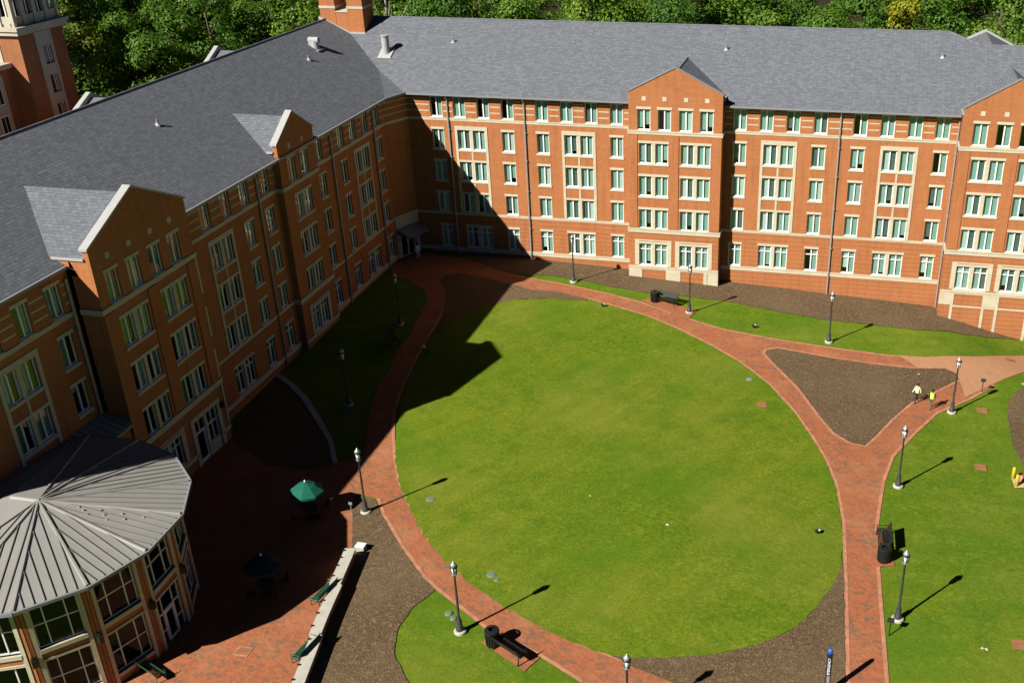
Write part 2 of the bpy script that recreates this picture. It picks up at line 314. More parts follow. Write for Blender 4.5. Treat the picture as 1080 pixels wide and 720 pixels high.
M['grey'] = plain('grey blind', (.42, .50, .50), .7, .2, 0, .12)
M['green'] = plain('green curtain', (.22, .46, .20), .8, .2, 0, .15)
M['pale'] = plain('pale blind', (.70, .74, .72), .7, .2, 0, .1)
M['glass'] = glass_mat('window glass'); M['glass_dark'] = glass_mat('tinted glass', .35, .018)
M['lawn'] = grass_mat('lawn grass', (.052, .114, .006), (.116, .188, .011), (.190, .238, .020), .5, .95)
M['grass'] = grass_mat('green turf', (.054, .118, .007), (.106, .184, .012), (.170, .230, .020), 1.35, .7)
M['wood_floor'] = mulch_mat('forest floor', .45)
M['mulch'] = mulch_mat('bark mulch', 1.7)
M['paver'] = paver_mat('brick pavers', (.375, .126, .056))
M['dusty'] = paver_mat('dusty brick pavers', (.40, .16, .075), .55)
M['edging'] = plain('pale edging bricks', (.42, .19, .115), .9, .2, 0, .25, 2.0)
M['concrete'] = plain('concrete', (.42, .41, .37), .9, .2, 0, .15, 1.5)
M['concrete_white'] = plain('whitish concrete', (.43, .415, .365), .9, .2, 0, .12, 2.0)
M['sand'] = plain('sandy slab', (.52, .38, .22), .95, .1, 0, .25, 2.0)
M['yellow'] = plain('yellow paint', (.50, .40, .03), .5, .4, 0, .08)
M['red'] = plain('red paint', (.55, .03, .02), .5, .4, 0, .1)
M['teal_lid'] = plain('pale green plastic', (.12, .20, .12), .6, .4, 0, .12)
M['brick_lid'] = plain('terracotta lid', (.27, .12, .06), .9, .2, 0, .2)
M['lanternglass'] = plain('frosted lantern glass', (.74, .77, .80), .25, .6, 0, .05)
M['lanternmetal'] = plain('silver grey lantern metal', (.34, .37, .40), .35, .6, .3, .08)
M['bark'] = plain('tree bark', (.085, .068, .052), .95, .1, 0, .35, 4.0)
M['palebark'] = plain('pale bare bark', (.33, .30, .25), .95, .1, 0, .25, 4.0)
M['leafA'] = leaf_mat('mid green leaves', (.030, .088, .010), (.084, .190, .018), (.160, .280, .032))
M['leafB'] = leaf_mat('dark green leaves', (.028, .082, .010), (.074, .176, .018), (.142, .255, .028))
M['leafY'] = leaf_mat('yellow leaves', (.09, .13, .009), (.20, .24, .014), (.33, .33, .025))
M['leafO'] = leaf_mat('yellow green leaves', (.05, .09, .010), (.13, .19, .016), (.27, .27, .026))
M['skin'] = plain('skin', (.28, .16, .10), .6, .3, 0, .05)
M['skin_dark'] = plain('brown skin', (.10, .055, .035), .6, .3, 0, .05)
M['hair'] = plain('black hair', (.012, .01, .01), .7, .3, 0, .1)
M['navy'] = plain('navy cloth', (.015, .018, .035), .9, .1, 0, .15)
M['olive'] = plain('olive trousers', (.09, .10, .05), .9, .1, 0, .15)
M['darkcloth'] = plain('dark cloth', (.03, .03, .035), .9, .1, 0, .15)
M['whitecloth'] = plain('white cloth', (.75, .76, .80), .9, .1, 0, .05)
M['hiviz'] = plain('lime safety vest', (.42, .80, .03), .7, .2, 0, .08)
M['hiviz_pale'] = plain('pale yellow safety vest', (.78, .85, .22), .7, .2, 0, .08)
M['silverband'] = plain('silver reflective band', (.7, .7, .68), .4, .5, 0, .05)
M['parasol'] = plain('green parasol cloth', (.008, .10, .07), .8, .2, 0, .08)
M['parasol_dark'] = plain('dark parasol cloth', (.012, .02, .03), .8, .2, 0, .1)
M['blue'] = plain('blue lamp cover', (.03, .10, .42), .3, .6, 0, .05)
M['postblue'] = plain('black blue post', (.012, .016, .03), .4, .5, 0, .1)
M['flower'] = plain('yellow flowers', (.6, .42, .02), .8, .2, 0, .2, 8)

# ------------------------------------------------------------------ mesh helpers
class MB:
    def __init__(s): s.v = []; s.f = []; s.mi = []; s.mats = []
    def m(s, name):
        if name not in s.mats: s.mats.append(name)
        return s.mats.index(name)
    def add(s, vs, fs, mat):
        k = len(s.v); i = s.m(mat)
        s.v += [tuple(v) for v in vs]
        for f in fs: s.f.append([k+j for j in f]); s.mi.append(i)
    def quad(s, a, b, c, d, mat): s.add([a, b, c, d], [(0, 1, 2, 3)], mat)
    def poly(s, pts, mat): s.add(pts, [tuple(range(len(pts)))], mat)
    def box8(s, p, mat):
        "p: 8 points, bottom four counter-clockwise then top four"
        s.add(p, [(3, 2, 1, 0), (4, 5, 6, 7), (0, 1, 5, 4), (1, 2, 6, 5), (2, 3, 7, 6), (3, 0, 4, 7)], mat)
    def box(s, x0, x1, y0, y1, z0, z1, mat):
        s.box8([(x0, y0, z0), (x1, y0, z0), (x1, y1, z0), (x0, y1, z0), (x0, y0, z1), (x1, y0, z1), (x1, y1, z1), (x0, y1, z1)], mat)
    def prism(s, outline, off, mat, mat_side=None):
        "outline: coplanar points; extrude by off"
        n = len(outline); o = Vector(off)
        a = [Vector(p) for p in outline]; b = [p+o for p in a]
        k = len(s.v); i = s.m(mat); j = s.m(mat_side or mat)
        s.v += [tuple(p) for p in a+b]
        s.f.append([k+q for q in range(n)][::-1]); s.mi.append(i)
        s.f.append([k+n+q for q in range(n)]); s.mi.append(i)
        for q in range(n):
            r = (q+1) % n
            s.f.append([k+q, k+r, k+n+r, k+n+q]); s.mi.append(j)
    def tube(s, pts, radii, mat, n=10, cap=True):
        pts = [Vector(p) for p in pts]; k = len(s.v); i = s.m(mat)
        for q, p in enumerate(pts):
            d = (pts[min(q+1, len(pts)-1)]-pts[max(q-1, 0)])
            d = d.normalized() if d.length > 1e-9 else Vector((0, 0, 1))
            a = d.cross(Vector((0, 0, 1)) if abs(d.z) < .95 else Vector((1, 0, 0))).normalized(); b = d.cross(a)
            for w in range(n):
                t = 2*PI*w/n; s.v.append(tuple(p+(a*math.cos(t)+b*math.sin(t))*radii[q]))
        for q in range(len(pts)-1):
            for w in range(n):
                x = (w+1) % n
                s.f.append([k+q*n+w, k+(q+1)*n+w, k+(q+1)*n+x, k+q*n+x]); s.mi.append(i)
        if cap:
            s.f.append([k+w for w in range(n)]); s.mi.append(i)
            s.f.append([k+(len(pts)-1)*n+w for w in range(n)][::-1]); s.mi.append(i)
    def lathe(s, prof, c, mat, n=16, cap=True):
        s.tube([(c[0], c[1], c[2]+z) for r, z in prof], [r for r, z in prof], mat, n, cap)
    def build(s, name, parent=None, smooth=False, origin=None):
        me = bpy.data.meshes.new(name); me.from_pydata(s.v, [], s.f)
        for nm in s.mats: me.materials.append(M[nm])
        for p, i in zip(me.polygons, s.mi): p.material_index = i; p.use_smooth = smooth
        uv = me.uv_layers.new(name='UVMap')
        for p in me.polygons:
            n = p.normal
            t = Vector((-n.y, n.x, 0))
            if t.length < .05: t = Vector((1, 0, 0)); b = Vector((0, 1, 0))
            else: t.normalize(); b = n.cross(t)
            for li in p.loop_indices:
                co = me.vertices[me.loops[li].vertex_index].co
                uv.data[li].uv = (co.dot(t), co.dot(b))
        if origin is not None:
            o = Vector(origin)
            for v in me.vertices: v.co -= o
        me.update()
        ob = bpy.data.objects.new(name, me); COL.objects.link(ob)
        if origin is not None: ob.location = origin
        if parent is not None:
            ob.parent = parent
            base = Vector((0, 0, 0)); q = parent
            while q is not None: base += q.location; q = q.parent
            ob.location = Vector(ob.location)-base
        return ob

def tag(o, label=None, cat=None, group=None, kind=None):
    if label: o['label'] = label
    if cat: o['category'] = cat
    if group: o['group'] = group
    if kind: o['kind'] = kind
    return o
def thing(name, loc, label, cat, group=None, rz=0.):
    e = bpy.data.objects.new(name, None); COL.objects.link(e)
    e.location = loc; e.rotation_euler = (0, 0, rz); e.empty_display_size = .3
    return tag(e, label, cat, group)
def local(mb, name, parent, smooth=False, label=None):
    "a part whose mesh is already in its thing's own frame"
    ob = mb.build(name, None, smooth); ob.parent = parent
    if label: ob['label'] = label
    return ob
def copy_tree(o, parent=None):
    c = o.copy(); COL.objects.link(c)
    if parent is not None: c.parent = parent
    for ch in list(o.children): copy_tree(ch, c)
    return c

# ------------------------------------------------------------------ ground
def sheet(name, outline, mat, lift, kind='structure', step=1.5, ragged=0.):
    bm = bmesh.new()
    if ragged:      # worn, uneven margin
        rr = random.Random(len(outline)); o2 = []
        for a, b in zip(outline, outline[1:]+outline[:1]):
            n = max(1, int(math.dist(a, b)/.45))
            for i in range(n):
                t = i/n; o2.append((a[0]+(b[0]-a[0])*t+rr.uniform(-ragged, ragged), a[1]+(b[1]-a[1])*t+rr.uniform(-ragged, ragged)))
        outline = o2
    pts = [Vector((p[0], p[1], 0)) for p in outline]
    tris = tessellate_polygon([pts])
    vs = [bm.verts.new(p) for p in pts]
    for t in tris:
        try: bm.faces.new([vs[i] for i in t])
        except ValueError: pass
    for ax in (0, 1):
        lo = min(p[ax] for p in pts); hi = max(p[ax] for p in pts)
        k = math.ceil(lo/step)
        while k*step < hi:
            co = Vector((0, 0, 0)); co[ax] = k*step; no = Vector((0, 0, 0)); no[ax] = 1
            bmesh.ops.bisect_plane(bm, geom=bm.verts[:]+bm.edges[:]+bm.faces[:], plane_co=co, plane_no=no, dist=1e-5)
            k += 1
    for v in bm.verts: v.co.z = zg(v.co.x, v.co.y)+lift
    bmesh.ops.recalc_face_normals(bm, faces=bm.faces[:])
    for f in bm.faces:
        if f.normal.z < 0: f.normal_flip()
    me = bpy.data.meshes.new(name); bm.to_mesh(me); bm.free(); me.materials.append(M[mat])
    ob = bpy.data.objects.new(name, me); COL.objects.link(ob)
    for p in me.polygons: p.use_smooth = True
    ob['kind'] = kind
    return ob

def ground_sheet():
    xs = [-900, -500, -300, -200]+[-150+1.5*i for i in range(0, 137)]+[80, 150, 300, 600]
    ys = [-200, -60, 0]+[15+1.5*i for i in range(0, 101)]+[200, 300, 500, 900]
    mb = MB(); n = len(xs)
    vs = [(x, y, zg(x, y)) for y in ys for x in xs]
    fs = [(j*n+i, j*n+i+1, (j+1)*n+i+1, (j+1)*n+i) for j in range(len(ys)-1) for i in range(n-1)]
    mb.add(vs, fs, 'grass')
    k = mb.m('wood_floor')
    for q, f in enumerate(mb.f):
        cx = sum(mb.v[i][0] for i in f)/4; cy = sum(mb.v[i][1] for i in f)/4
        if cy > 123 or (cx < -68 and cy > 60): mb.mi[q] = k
    o = mb.build('ground', smooth=True); o['kind'] = 'structure'
ground_sheet()
sheet('lawn', AREA['lawn'], 'lawn', .05, ragged=.07)
sheet('brick_path', AREA['path_ring'], 'paver', .030)
sheet('dusty_path', AREA['path_dusty'], 'dusty', .042)
sheet('plaza', AREA['plaza'], 'paver', .036)
sheet('mulch_bed', AREA['island_bed'], 'mulch', .075, ragged=.06)
sheet('mulch_bed', AREA['wedge_bed'], 'mulch', .068, ragged=.06)
sheet('mulch_bed', AREA['north_bed_inner'], 'mulch', .062, ragged=.06)
sheet('mulch_bed', AREA['wing_bed'], 'mulch', .056, ragged=.06)
sheet('mulch_bed', AREA['corner_bed'], 'mulch', .048, ragged=.06)
sheet('mulch_bed', AREA['east_bed'], 'mulch', .05, ragged=.06)
sheet('mulch_bed', AREA['side_bed'], 'mulch', .044, ragged=.06)
sheet('concrete_edging', AREA['curb'], 'concrete', .11)
sheet('bench_pad', AREA['pad_south'], 'paver', .058)
sheet('bench_pad', AREA['pad_east'], 'paver', .058)
sheet('bench_pad', AREA['pad_north'], 'paver', .064)
sheet('sandy_slab', AREA['sand'], 'sand', .09)

def ribbon(name, pts, width, mat, lift, side=1):
    "edging bricks laid along an outline"
    P = [Vector((p[0], p[1], 0)) for p in pts]; Q = []
    # finer steps
    F = []
    for a, b in zip(P[:-1], P[1:]):
        n = max(1, int((b-a).length/1.2))
        for i in range(n): F.append(a.lerp(b, i/n))
    F.append(P[-1])
    mb = MB()
    L = []
    for i, p in enumerate(F):
        d = (F[min(i+1, len(F)-1)]-F[max(i-1, 0)]).normalized()
        nrm = Vector((-d.y, d.x, 0))*side
        q = p+nrm*width
        L.append((p, q))
    for (a, b), (c, d) in zip(L[:-1], L[1:]):
        w = [(v.x, v.y, zg(v.x, v.y)+lift) for v in (a, b, d, c)]
        mb.poly(w if side < 0 else w[::-1], mat)
    o = mb.build(name); o['kind'] = 'structure'
for seq, sd in EDGES if 'EDGES' in globals() else []:
    ribbon('path_edging', seq, .22, 'edging', .046, sd)
for i, key in enumerate(('edge_a', 'edge_b', 'edge_c', 'edge_d', 'edge_e', 'edge_f')):
    if key in AREA: ribbon('path_edging', AREA[key], .24, 'edging', .047, -1 if key in ('edge_a', 'edge_c', 'edge_e') else 1)

# ------------------------------------------------------------------ the dormitory
DORM = thing('dormitory_building', (-45, 100, 0), 'long five storey orange brick dormitory in two wings under a grey shingle roof', 'building')

class Facade:
    "a wall plane: O + u*s, height z, d outward"
    def __init__(s, O, u):
        s.O = Vector((O[0], O[1], 0)); s.u = Vector((u[0], u[1], 0)).normalized(); s.n = Vector((s.u.y, -s.u.x, 0))
        s.ops = []; s.rz = math.atan2(s.u.y, s.u.x)
    def P(s, a, z, d=0.):
        v = s.O+s.u*a+s.n*d; return (v.x, v.y, z)
    def slab(s, mb, s0, s1, z0, z1, d0, d1, mat):
        mb.box8([s.P(s0, z0, d1), s.P(s1, z0, d1), s.P(s1, z0, d0), s.P(s0, z0, d0), s.P(s0, z1, d1), s.P(s1, z1, d1), s.P(s1, z1, d0), s.P(s0, z1, d0)], mat)
    def wall(s, mb, s0, s1, z0, z1, zsplit=4.42, depth=.34, mats=('rustic', 'brick')):
        ops = [o for o in s.ops if o[0] > s0-.01 and o[1] < s1+.01 and o[2] > z0 and o[3] <= z1]
        cs = sorted({s0, s1}|{o[0] for o in ops}|{o[1] for o in ops}); cz = sorted({z0, z1}|({zsplit} if z0 < zsplit < z1 else set())|{o[2] for o in ops}|{o[3] for o in ops})
        for a, b in zip(cs[:-1], cs[1:]):
            run = None
            for z, w in zip(cz[:-1], cz[1:]):
                ms, mz = (a+b)/2, (z+w)/2
                if any(o[0] < ms < o[1] and o[2] < mz < o[3] for o in ops): continue
                mb.quad(s.P(a, z), s.P(b, z), s.P(b, w), s.P(a, w), mats[0] if mz < zsplit else mats[1])
        for a, b, z, w in ops:
            m = mats[0] if (z+w)/2 < zsplit else mats[1]
            mb.quad(s.P(a, z), s.P(a, w), s.P(a, w, -depth), s.P(a, z, -depth), m)
            mb.quad(s.P(b, w), s.P(b, z), s.P(b, z, -depth), s.P(b, w, -depth), m)
            mb.quad(s.P(a, w), s.P(b, w), s.P(b, w, -depth), s.P(a, w, -depth), m)
            mb.quad(s.P(b, z), s.P(a, z), s.P(a, z, -depth), s.P(b, z, -depth), 'stone')

# window prototypes: local x along the wall, y inward, z up from the sill
FD = .13   # frame set back
def frame_leaf(mb, x0, x1, h, transom=0.):
    t = .085; y0, y1 = FD, FD+.09
    mb.box(x0, x0+t, y0, y1, 0, h, 'white'); mb.box(x1-t, x1, y0, y1, 0, h, 'white')
    mb.box(x0+t, x1-t, y0, y1, 0, t+.02, 'white'); mb.box(x0+t, x1-t, y0, y1, h-t, h, 'white')
    xm = (x0+x1)/2
    mb.box(xm-.06, xm+.06, y0-.012, y1+.01, t+.02, h-t, 'white')
    if transom:
        zt = h-transom
        mb.box(x0+t, xm-.06, y0+.004, y1, zt-.045, zt+.045, 'white'); mb.box(xm+.06, x1-t, y0+.004, y1, zt-.045, zt+.045, 'white')
def win_proto(kind):
    paired = kind.startswith('paired'); tr = .62 if 'transom' in kind else 0.; h = 2.32 if tr else 2.02
    W = 2.86 if paired else 1.26
    leaves = [(-W/2, -W/2+1.26), (W/2-1.26, W/2)] if paired else [(-W/2, W/2)]
    fr = MB()
    for a, b in leaves: frame_leaf(fr, a, b, h, tr)
    # the dim room behind the glass
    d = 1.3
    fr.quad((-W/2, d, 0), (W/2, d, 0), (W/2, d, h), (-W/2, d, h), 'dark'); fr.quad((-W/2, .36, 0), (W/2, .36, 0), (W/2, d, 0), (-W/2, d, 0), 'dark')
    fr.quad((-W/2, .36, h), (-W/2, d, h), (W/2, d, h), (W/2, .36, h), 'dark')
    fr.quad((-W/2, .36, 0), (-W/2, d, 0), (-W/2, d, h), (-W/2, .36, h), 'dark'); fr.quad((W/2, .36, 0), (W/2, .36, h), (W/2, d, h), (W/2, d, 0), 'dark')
    w = local(fr, kind, None)
    pn = MB()
    for a, b in leaves: pn.quad((a+.07, FD+.045, .07), (b-.07, FD+.045, .07), (b-.07, FD+.045, h-.06), (a+.07, FD+.045, h-.06), 'glass')
    local(pn, 'pane', w)
    sl = MB(); sl.box(-W/2-.1, W/2+.1, -.075, FD-.004, -.17, .0, 'stone'); sl.box(-W/2+.004, W/2-.004, -.05, FD, .002, .03, 'white'); local(sl, 'sill', w)
    ln = MB(); ln.box(-W/2-.10, W/2+.10, -.045, .1, h+.004, h+.23, 'stone'); local(ln, 'lintel', w)
    if paired:
        ml = MB(); ml.box(-W/2+1.263, W/2-1.263, -.02, FD+.1, .0, h, 'stone'); local(ml, 'mullion', w)
    return w, leaves, h
def curtain_mesh(leaves, h, rng, pal):
    mb = MB(); y = .25; used = False
    for a, b in leaves:
        xm = (a+b)/2
        for x0, x1 in ((a+.06, xm-.03), (xm+.03, b-.06)):
            r = rng.random()
            if r < pal[0]: continue
            used = True
            m = rng.choice(pal[1]); z0 = .03 if rng.random() < .82 else h*rng.uniform(.06, .35)
            n = 4   # soft folds
            for q in range(n):
                xa, xb = x0+(x1-x0)*q/n, x0+(x1-x0)*(q+1)/n
                yy = y+rng.uniform(0, .03)
                mb.quad((xa, yy, z0), (xb, yy+.02, z0), (xb, yy+.02, h-.03), (xa, yy, h-.03), m)
    if not used:
        x0, x1 = leaves[0][0]+.06, (leaves[0][0]+leaves[0][1])/2-.03
        mb.quad((x0, y, h*.75), (x1, y, h*.75), (x1, y, h-.03), (x0, y, h-.03), 'grey')
    return mb.build('curtain')
KINDS = {}
rng = random.Random(5)
for kind in ('window', 'paired_window', 'transom_window', 'paired_transom_window'):
    w, leaves, h = win_proto(kind)
    cur = {}
    for side, pal in (('lit', (.06, ['teal', 'teal', 'teal', 'teal', 'slate', 'slate', 'grey', 'pale'])), ('shade', (.45, ['green', 'teal', 'teal', 'pale', 'pale', 'grey']))):
        L = []
        for q in range(9):
            c = curtain_mesh(leaves, h, rng, pal); L.append(c.data); bpy.data.objects.remove(c)
        cur[side] = L
    KINDS[kind] = dict(src=w, cur=cur, used=False, h=h, W=(2.86 if kind.startswith('paired') else 1.26))
WINDOWS = []
def win(F, kind, s, z, lintel=True, side='lit', sill=True):
    K = KINDS[kind]
    F.ops.append((s-K['W']/2, s+K['W']/2, z, z+K['h']))
    w = K['src'].copy(); COL.objects.link(w); w.parent = DORM
    w.location = Vector(F.P(s, z))-DORM.location; w.rotation_euler = (0, 0, F.rz)
    for ch in K['src'].children:
        if ch.name.startswith('lintel') and not lintel: continue
        c = ch.copy(); COL.objects.link(c); c.parent = w
    cm = rng.choice(K['cur'][side])
    c = bpy.data.objects.new('curtain', cm); COL.objects.link(c); c.parent = w
    return w

def part(mb, name, parent=DORM, smooth=False): return mb.build(name, parent, smooth)

Z5, Z4, Z3, Z2, Z1 = 14.46, 11.2, 7.93, 4.56, .70
XL, XL2, YR = -45.69, -46.0, 100.74
EAVE, RZ = 16.9, 22.3
R = Facade((0, YR), (1, 0)); RG = Facade((0, 99.24), (1, 0)); RE = Facade((0, 98.74), (1, 0))
L = Facade((XL, 0), (0, 1)); LS = Facade((XL2, 0), (0, 1)); G1 = Facade((-44.19, 0), (0, 1)); G2 = Facade((-45.12, 0), (0, 1))
A = (XL, 97.75); B = (-44.35, YR); CF = Facade(A, (B[0]-A[0], B[1]-A[1])); CFL = math.dist(A, B)

# --- far wing windows
for s in (-41.24, -38.81, -36.32, -33.79, -30.25, -27.75, -25.26, -22.72, -10.7, -8.18, -5.68, -3.13, .5, 2.98, 5.46, 7.9, 20.6, 23.2): win(R, 'window', s, Z5)
for z in (Z4, Z3, Z2):
    for s in (-41.25, -33.85, -30.23, -22.72, -10.65, -3.16, .46, 7.98, 20.6): win(R, 'window', s, z)
    for s in (-37.72, -26.57, -6.9, 4.22): win(R, 'paired_window', s, z, lintel=False)
for s in (-41.2, -33.85, -30.25, -22.72, -10.75, -3.16, .46, 7.95, 20.6): win(R, 'transom_window', s, Z1)
for s in (-37.6, -26.55, -6.95, 4.2): win(R, 'paired_transom_window', s, Z1)
for s in (-19.71, -17.72, -15.67, -13.67): win(RG, 'window', s, Z5)
for s in (-18.76, -14.67):
    for z in (Z4, Z3, Z2): win(RG, 'paired_window', s, z)
    win(RG, 'paired_transom_window', s, Z1-.02)
for s in (10.98, 13.0, 15.0, 17.0): win(RE, 'window', s, Z5+.1)
for s in (12.0, 16.1):
    for z in (Z4, Z3, Z2): win(RE, 'paired_window', s, z+.1)
    win(RE, 'paired_transom_window', s, Z1)
# --- left wing windows
for s in (41.5, 44.9, 47.5, 50.25): win(LS, 'window', s, Z5, side='shade')
for z in (Z4, Z3):
    for s in (41.8, 50.3): win(LS, 'window', s, z, side='shade')
    win(LS, 'paired_window', 46.15, z, lintel=False, side='shade')
for s in (53.35, 55.5, 57.75, 59.9): win(G1, 'window', s, Z5, side='shade')
for s in (54.55, 58.95):
    for z in (Z4, Z3, Z2): win(G1, 'paired_window', s, z, side='shade')
win(G1, 'paired_transom_window', 54.8, Z1, side='shade')
for s in (66.05, 68.8, 71.5, 74.7): win(L, 'window', s, Z5, side='shade')
for z in (Z4, Z3, Z2):
    for s in (71.5, 74.7): win(L, 'window', s, z, side='shade')
    win(L, 'paired_window', 67.4, z, lintel=False, side='shade')
for s in (71.5, 74.8): win(L, 'transom_window', s, Z1, side='shade')
win(L, 'paired_transom_window', 67.4, Z1, side='shade')
for s in (78.2, 80.4): win(G2, 'window', s, Z5, side='shade')
for z in (Z4, Z3, Z2): win(G2, 'paired_window', 79.38, z, side='shade')
win(G2, 'paired_transom_window', 79.38, Z1, side='shade')
for s in (84.05, 88.35, 90.9, 93.5, 96.15): win(L, 'window', s, Z5, side='shade')
for z in (Z4, Z3, Z2):
    for s in (84.1, 88.4, 96.2): win(L, 'window', s, z, side='shade')
    win(L, 'paired_window', 92.25, z, lintel=False, side='shade')
for s in (84.15, 88.45, 96.35): win(L, 'transom_window', s, Z1, side='shade')
win(L, 'paired_transom_window', 92.35, Z1, side='shade')
for K in KINDS.values():
    for ch in list(K['src'].children): bpy.data.objects.remove(ch)
    bpy.data.objects.remove(K['src'])
# door openings
D1 = (57.85, 60.75, -.45, 3.0); G1.ops.append(D1)
CF.ops.append((.62, CFL-.62, -.15, 2.45))

# --- brick walls
for a_, b_ in ((B[0], -21.2), (-12.2, 9.4), (18.1, 25.5)): w = MB(); R.wall(w, a_, b_, -6, EAVE+.2); part(w, 'brick_wall')
for F_, a_, b_, z_ in ((L, 62.0, 76.3, EAVE+.2), (L, 82.45, A[1], EAVE+.2), (LS, 37.6, 51.8, 17.25)): w = MB(); F_.wall(w, a_, b_, -5, z_); part(w, 'brick_wall')
w = MB(); CF.wall(w, 0, CFL, -5, EAVE-.15); part(w, 'brick_wall')
# ends and backs, plain
w = MB()
w.quad((25.5, YR, -6), (25.5, 121.4, -6), (25.5, 121.4, EAVE), (25.5, YR, EAVE), 'brick')
w.quad((25.5, 121.4, -6), (-66.4, 121.4, -6), (-66.4, 121.4, EAVE), (25.5, 121.4, EAVE), 'brick')
w.quad((-66.4, 121.4, -6), (-66.4, 37.6, -6), (-66.4, 37.6, EAVE), (-66.4, 121.4, EAVE), 'brick')
w.poly([(-66.4, 37.6, -6), (XL2, 37.6, -6), (XL2, 37.6, EAVE+.2), (-56, 37.6, RZ-.1), (-66.4, 37.6, EAVE)], 'brick')
part(w, 'end_wall')
# --- projecting gable bays: front wall, returns, coping, small roof, bands, stone squares
def gable(F, s0, s1, proj, ze, zp, squares, zbase, name='gable_bay', thick=.16, back=.0, copmat='coping', cw=.36):
    sc = (s0+s1)/2
    w = MB(); F.wall(w, s0, s1, -6, ze)
    w.poly([F.P(s0, ze), F.P(s1, ze), F.P(sc, zp)], 'brick')
    w.quad(F.P(s0, ze, -.32), F.P(sc, zp, -.32), F.P(s1, ze, -.32), F.P(sc, ze, -.32), 'brick')
    zs_ = ze-.55
    for s, flip in ((s0, 0), (s1, 1)):
        q = [F.P(s, zs_, -.36), F.P(s, zs_, 0), F.P(s, ze, 0), F.P(s, ze, -.36)]
        w.poly(q if not flip else q[::-1], 'brick')
        for z0, z1, m in ((-6, 4.42, 'rustic'), (4.42, zs_, 'brick')):
            dd = -proj
            q = [F.P(s, z0, dd), F.P(s, z0, 0), F.P(s, z1, 0), F.P(s, z1, dd)]
            w.poly(q if not flip else q[::-1], m)
    g = part(w, name)
    # sloped coping
    c = MB(); t = thick
    for a, b in ((s0, sc), (sc, s1)):
        za, zb = (ze, zp) if a == s0 else (zp, ze)
        ex = -.12 if a == s0 else 0; fx = .12 if b == s1 else 0
        sl = (zb-za)/(b-a)
        p = [F.P(a+ex, za+ex*sl, .07), F.P(b+fx, zb+fx*sl, .07), F.P(b+fx, zb+fx*sl, -cw), F.P(a+ex, za+ex*sl, -cw)]
        c.box8(p+[(v[0], v[1], v[2]+t) for v in p], copmat)
    c2 = c.build('coping', g)
    ef = MB()
    for s, flip in ((s0, 0), (s1, 1)):   # brick between main eave and small roof
        q = [F.P(s, EAVE-.3, -proj), F.P(s, zs_, -proj), F.P(s, zs_, -proj-(zs_-EAVE)*2+.55), F.P(s, EAVE-.3, -proj+.5)]
        ef.poly(q, 'brick')
    ef.build('side_cheek', g)
    # roof behind the gable front, dying into the main slope
    zr = zp-.42; zs = ze-.55
    main = lambda z: (EAVE-z)/.5+.55-proj if True else 0
    r = MB()
    dr, de = main(zr), main(zs)
    r.poly([F.P(s0, zs, -.33), F.P(sc, zr, -.33), F.P(sc, zr, dr), F.P(s0, zs, de)], 'shingle')
    r.poly([F.P(sc, zr, -.33), F.P(s1, zs, -.33), F.P(s1, zs, de), F.P(sc, zr, dr)], 'shingle')
    r.box8([F.P(sc-.09, zr-.04, -.36), F.P(sc+.09, zr-.04, -.36), F.P(sc+.09, zr-.04, dr), F.P(sc-.09, zr-.04, dr), F.P(sc-.04, zr+.05, -.36), F.P(sc+.04, zr+.05, -.36), F.P(sc+.04, zr+.05, dr), F.P(sc-.04, zr+.05, dr)], 'shingle')
    ro = r.build('gable_roof', g)
    gt = MB()
    for s, o in ((s0, -.12), (s1, .12)):
        gt.box8([F.P(s+min(o, 0), zs-.14, -.36), F.P(s+max(o, 0), zs-.14, -.36), F.P(s+max(o, 0), zs-.14, de+.2), F.P(s+min(o, 0), zs-.14, de+.2),
                 F.P(s+min(o, 0), zs+.0, -.36), F.P(s+max(o, 0), zs+.0, -.36), F.P(s+max(o, 0), zs+.0, de+.2), F.P(s+min(o, 0), zs+.0, de+.2)], 'coping')
    gt.build('gutter', g)
    for s in squares: q = MB(); F.slab(q, s-.2, s+.2, 17.28, 17.68, 0.0, .035, 'stone'); q.build('stone_square', g)
    for z1, h, o in ((14.44, .36, .1), (4.62, .46, .12)):
        bd = MB()
        F.slab(bd, s0-o, s1+o, z1-h, z1-.12, -.01, o*.6, 'stone'); F.slab(bd, s0-o-.03, s1+o+.03, z1-.12, z1, -.01, o, 'stone')
        for s, sg in ((s0, -1), (s1, 1)):   # the band returns along the side walls
            F.slab(bd, min(s, s+sg*o), max(s, s+sg*o), z1-h, z1, -proj, -.012, 'stone')
        bd.build('stone_band', g)
    return g
gR = gable(RG, -21.2, -12.2, 1.5, 18.1, 20.4, (-19.71, -17.72, -15.67, -13.67), 0, copmat='trimgrey', thick=.12, cw=.3)
gE = gable(RE, 9.4, 18.1, 2.0, 17.9, 20.5, (10.98, 13.0, 15.0, 17.0), 0, copmat='trimgrey', thick=.12, cw=.3)
g1 = gable(G1, 51.8, 61.9, 1.5, 18.35, 20.7, (53.35, 55.5, 57.75, 59.9), 0, copmat='coping', thick=.14, cw=.5)
g2 = gable(G2, 76.3, 82.45, .57, 18.0, 19.95, (78.2, 80.4), 0, copmat='coping', thick=.14, cw=.5)
# pilaster strips on the gable fronts
def pilasters(F, ss, par, z0=4.7, z1=14.0):
    for a, b in ss: mb = MB(); F.slab(mb, a, b, z0, z1, -.01, .07, 'brick'); mb.build('brick_pilaster', par)
pilasters(RG, ((-21.2, -20.35), (-17.15, -16.3), (-13.05, -12.2)), gR)
pilasters(RE, ((9.4, 10.35), (13.6, 14.5), (17.3, 18.1)), gE)
pilasters(G1, ((51.8, 52.8), (56.25, 57.25), (60.8, 61.9)), g1)
